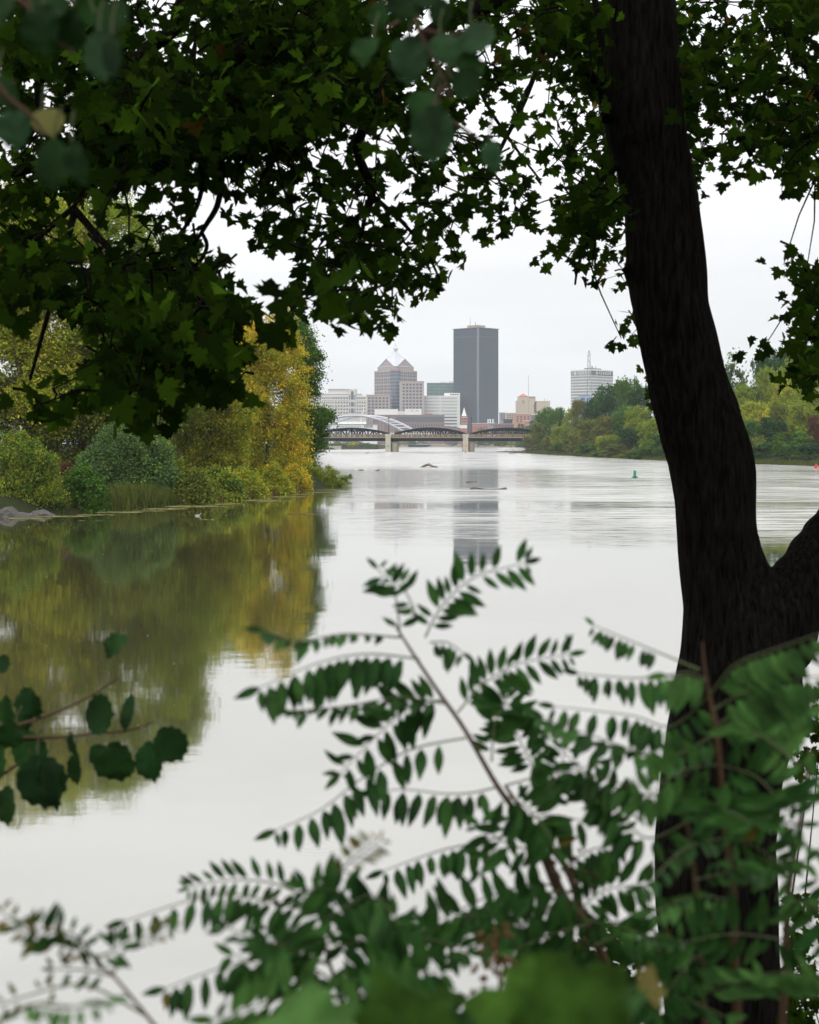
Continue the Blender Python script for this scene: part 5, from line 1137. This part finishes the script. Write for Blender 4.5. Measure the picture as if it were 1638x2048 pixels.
# round-leaved (alder-like) branches
def roundleaves(name, label, twigs, leaves, d, mat, mats2=None, base=None, cat='branch'):
    b0 = P(*base); r = empty(name, b0, label, cat)
    for tw_ in twigs:
        C = curve([P(px, py, dd) for px, py, dd in tw_], 20); MB().tube([c-b0 for c in C], [.0032*(1-.6*i/20) for i in range(20)], 7).build('twig', m_stem, r, True)
    for i, (px, py, rw, rh, ang, tilt, md) in enumerate(leaves):
        dd = d + random.Random(i*3+1).uniform(-.08, .08); c = P(px, py, dd); a = R(ang)
        tip_ = Vector((math.sin(a), 0, math.cos(a))); side = Vector((math.cos(a), 0, -math.sin(a))); L = 2*rh/F*dd
        q3 = random.Random(i*7+2); nr = Vector((0, -1, 0))*math.cos(R(tilt)) + side*(math.sin(R(tilt))+q3.uniform(-.45,.45)) + Vector((0,0,.25+q3.uniform(-.3,.4))); st = c - tip_*L*.5
        tm = RT_.copy(); tm[:, 0] *= rw/rh/max(.35, math.cos(R(tilt)))
        o_ = orient('leaf', [(st, tip_ + Vector((0, random.Random(i).uniform(-.4,.4), 0)), nr, L, 1)], tm, RF, (mats2 or {}).get(md, mat), r, b0, i+50)
        MB().tube([st-b0, st-b0-tip_*L*.22+Vector((0.002,0,.006)), st-b0-tip_*L*.36+Vector((0.006,0,.012))], [.0011,.0011,.0012], 5).build('petiole', m_stemg, o_)
    return r
roundleaves('round_leaf_branch', 'branch with dark round toothed leaves reaching in at lower left',
  [[(-40,1475,2.1),(40,1475,2.1),(128,1474,2.1),(200,1466,2.1),(256,1461,2.1),(310,1443,2.1)], [(-30,1480,2.1),(20,1455,2.1),(77,1438,2.1),(171,1397,2.1),(238,1355,2.1)], [(-30,1560,2.1),(20,1540,2.1),(60,1500,2.1)]],
  [(244,1298,27,27,-160,10,0),(62,1405,28,32,150,15,0),(198,1433,42,27,95,5,0),(266,1424,18,36,175,20,0),(342,1487,38,36,145,8,0),(235,1522,44,38,170,0,0),(306,1520,28,38,165,15,0),(200,1508,20,22,120,30,0),(151,1535,17,30,178,20,0),(149,1486,9,24,160,30,0),(80,1560,50,50,175,0,0),(60,1500,34,40,150,10,0),(15,1422,20,30,175,0,0),(18,1608,28,36,175,0,0),(110,1570,22,44,170,25,0),(5,1330,20,14,100,10,0),(20,1470,30,26,200,10,0),(40,1450,26,22,130,20,0),(64,1545,34,44,190,20,0),(5,1520,24,36,170,10,0)], 2.1, L_ald, None, (-40,1475,2.1))
roundleaves('round_leaf_branch', 'blurred branch of pale round leaves hanging at top centre',
  [[(850,-60,1.45),(835,20,1.45),(838,60,1.45),(890,160,1.45),(900,200,1.45)], [(835,20,1.45),(770,60,1.45)], [(838,60,1.45),(900,70,1.45),(930,60,1.45)], [(890,170,1.45),(870,215,1.45),(900,240,1.45),(960,280,1.45)]],
  [(748,108,31,34,178,5,0),(818,122,40,50,180,0,1),(887,103,32,36,168,5,1),(955,84,40,38,160,0,1),(932,167,36,30,110,0,0),(868,266,46,54,182,0,1),(988,314,20,34,165,20,1),(850,215,34,32,200,20,0),(880,25,24,30,170,10,0),(808,18,36,26,190,10,0),(850,-5,34,24,100,10,0),(940,130,36,26,70,10,0),(760,30,24,28,190,10,0)], 1.45, L_ald, {1: L_aldl}, (850,-60,1.45))
roundleaves('round_leaf_branch', 'blurred branch of round leaves in the top left corner',
  [[(-40,-60,1.2),(40,0,1.2),(110,70,1.2),(150,110,1.2)], [(-40,120,1.2),(10,190,1.2),(60,230,1.2),(90,270,1.2)]],
  [(22,25,42,40,170,0,0),(90,60,40,50,175,10,0),(100,10,50,34,90,0,0),(223,38,44,34,110,0,0),(205,112,36,50,172,0,1),(150,55,34,40,170,10,0),(28,262,36,44,170,0,1),(96,246,34,30,160,0,2),(108,328,36,50,180,5,0),(160,326,24,46,160,20,0),(232,118,18,48,170,30,0),(14,190,22,40,160,10,0),(180,10,40,30,100,0,0)], 1.2, L_ald, {1: L_aldl, 2: L_locy}, (-40,-60,1.2))
# big blurred leaves at the bottom
bl = empty('broad_leaf_vine', P(1120,2300,.8), 'vine with large bright green blurred leaves at the bottom edge', 'vine'); ob = P(1120,2300,.8)
for i, (px, py, rw, rh, ang, d, mt) in enumerate(((1150,2045,120,135,25,.72,L_big),(1040,2040,105,120,-22,.75,L_big),(1100,1965,70,90,5,.80,L_big),(820,2050,100,100,14,.76,L_big),(600,2070,120,80,-30,.78,L_locl),(1300,1975,40,24,80,.9,L_locy),(1215,2030,60,80,40,.83,L_loc),(900,2075,60,80,-30,.82,L_loc))):
    c = P(px, py, d); L = 2*rh/F*d; a = R(ang); q3 = random.Random(i+60); tip_ = Vector((math.sin(a), q3.uniform(.1,.6), math.cos(a))); st = c - tip_*L*.5; tm = RT_.copy()
    for v_ in range(no_): tm[v_, :2] = (tm[v_, :2]-np.array([0,.45]))*(1+.16*math.sin(v_*2*math.pi/no_*5+.6)+.07*q3.uniform(-1,1))+np.array([0,.45])      # five shallow lobes
    tm[:, 0] *= rw/rh; tm[:, 2] *= 1.6
    orient('leaf', [(st, tip_, Vector((q3.uniform(-.4,.4),-.8,.4+q3.uniform(-.2,.5))), L, 1)], tm, RF, mt, bl, ob, 90+i); MB().tube([st-ob, (st-ob)*.5+Vector((0,0,-.02)), Vector((0,0,-.1))], .0018, 5).build('petiole', m_stemg, bl)
# maple seedlings at the shore, sharp dark leaves
for i, (x0_, y0_, x1_, y1_, n_, d, lab) in enumerate(((1080,1840,1280,2048,150,5.5,'dark maple seedling at the shore left of the trunk base'), (1560,1780,1640,2048,130,6.5,'dark maple seedling at the shore right of the trunk base'), (1585,1380,1645,1560,60,7.5,'dark leafy sucker growing right of the leaning trunk'))):
    rg = np.random.default_rng(30+i); b0 = P((x0_+x1_)/2, y1_, d); b0.z = min(b0.z, max(0.05, ground(b0.x, b0.y))); r = empty('maple_seedling' if i < 2 else 'maple_sucker', b0, lab, 'seedling')
    pz = np.array([tuple(P(x0_+(x1_-x0_)*rg.beta(2,2), y0_+(y1_-y0_)*rg.random()**.8, d+rg.normal()*.25)-b0) for _ in range(n_)])
    tp = rg.normal(size=(n_,3))*.7+np.array([0,0,-.7]); nn = rg.normal(size=(n_,3))*.6+np.array([0,-.7,.5]); nn /= np.linalg.norm(nn,axis=1)[:,None]
    link('foliage', leaves_mesh('foliage', pz, tp, nn, rg.uniform(.07,.12,n_), rg), LMaple, r)
    q = MB()
    for j in range(5 if i < 2 else 2): q.tube([(0,0,0), Vector(pz[j])*.5+Vector((.06*(j-2),0,0)), pz[j]], [.008,.005,.002], 6)
    q.build('stem', m_bark, r)
# low plants on the near bank just under the frame are left out: nothing of them shows

# ------------------------------------------------------------------ haze
m_h, t, o = newmat('haze_air'); pv = N(t, 'ShaderNodeVolumePrincipled'); pv.inputs['Color'].default_value = (.88,.94,1,1); pv.inputs['Density'].default_value = .00009; pv.inputs['Anisotropy'].default_value = .0
t.links.new(pv.outputs[0], o.inputs['Volume'])
hz = MB().box(-3050, 3050, -110, 4050, -4, 178).build('haze', m_h); tag(hz, 'pale haze over the river and city', 'haze', kind='stuff')
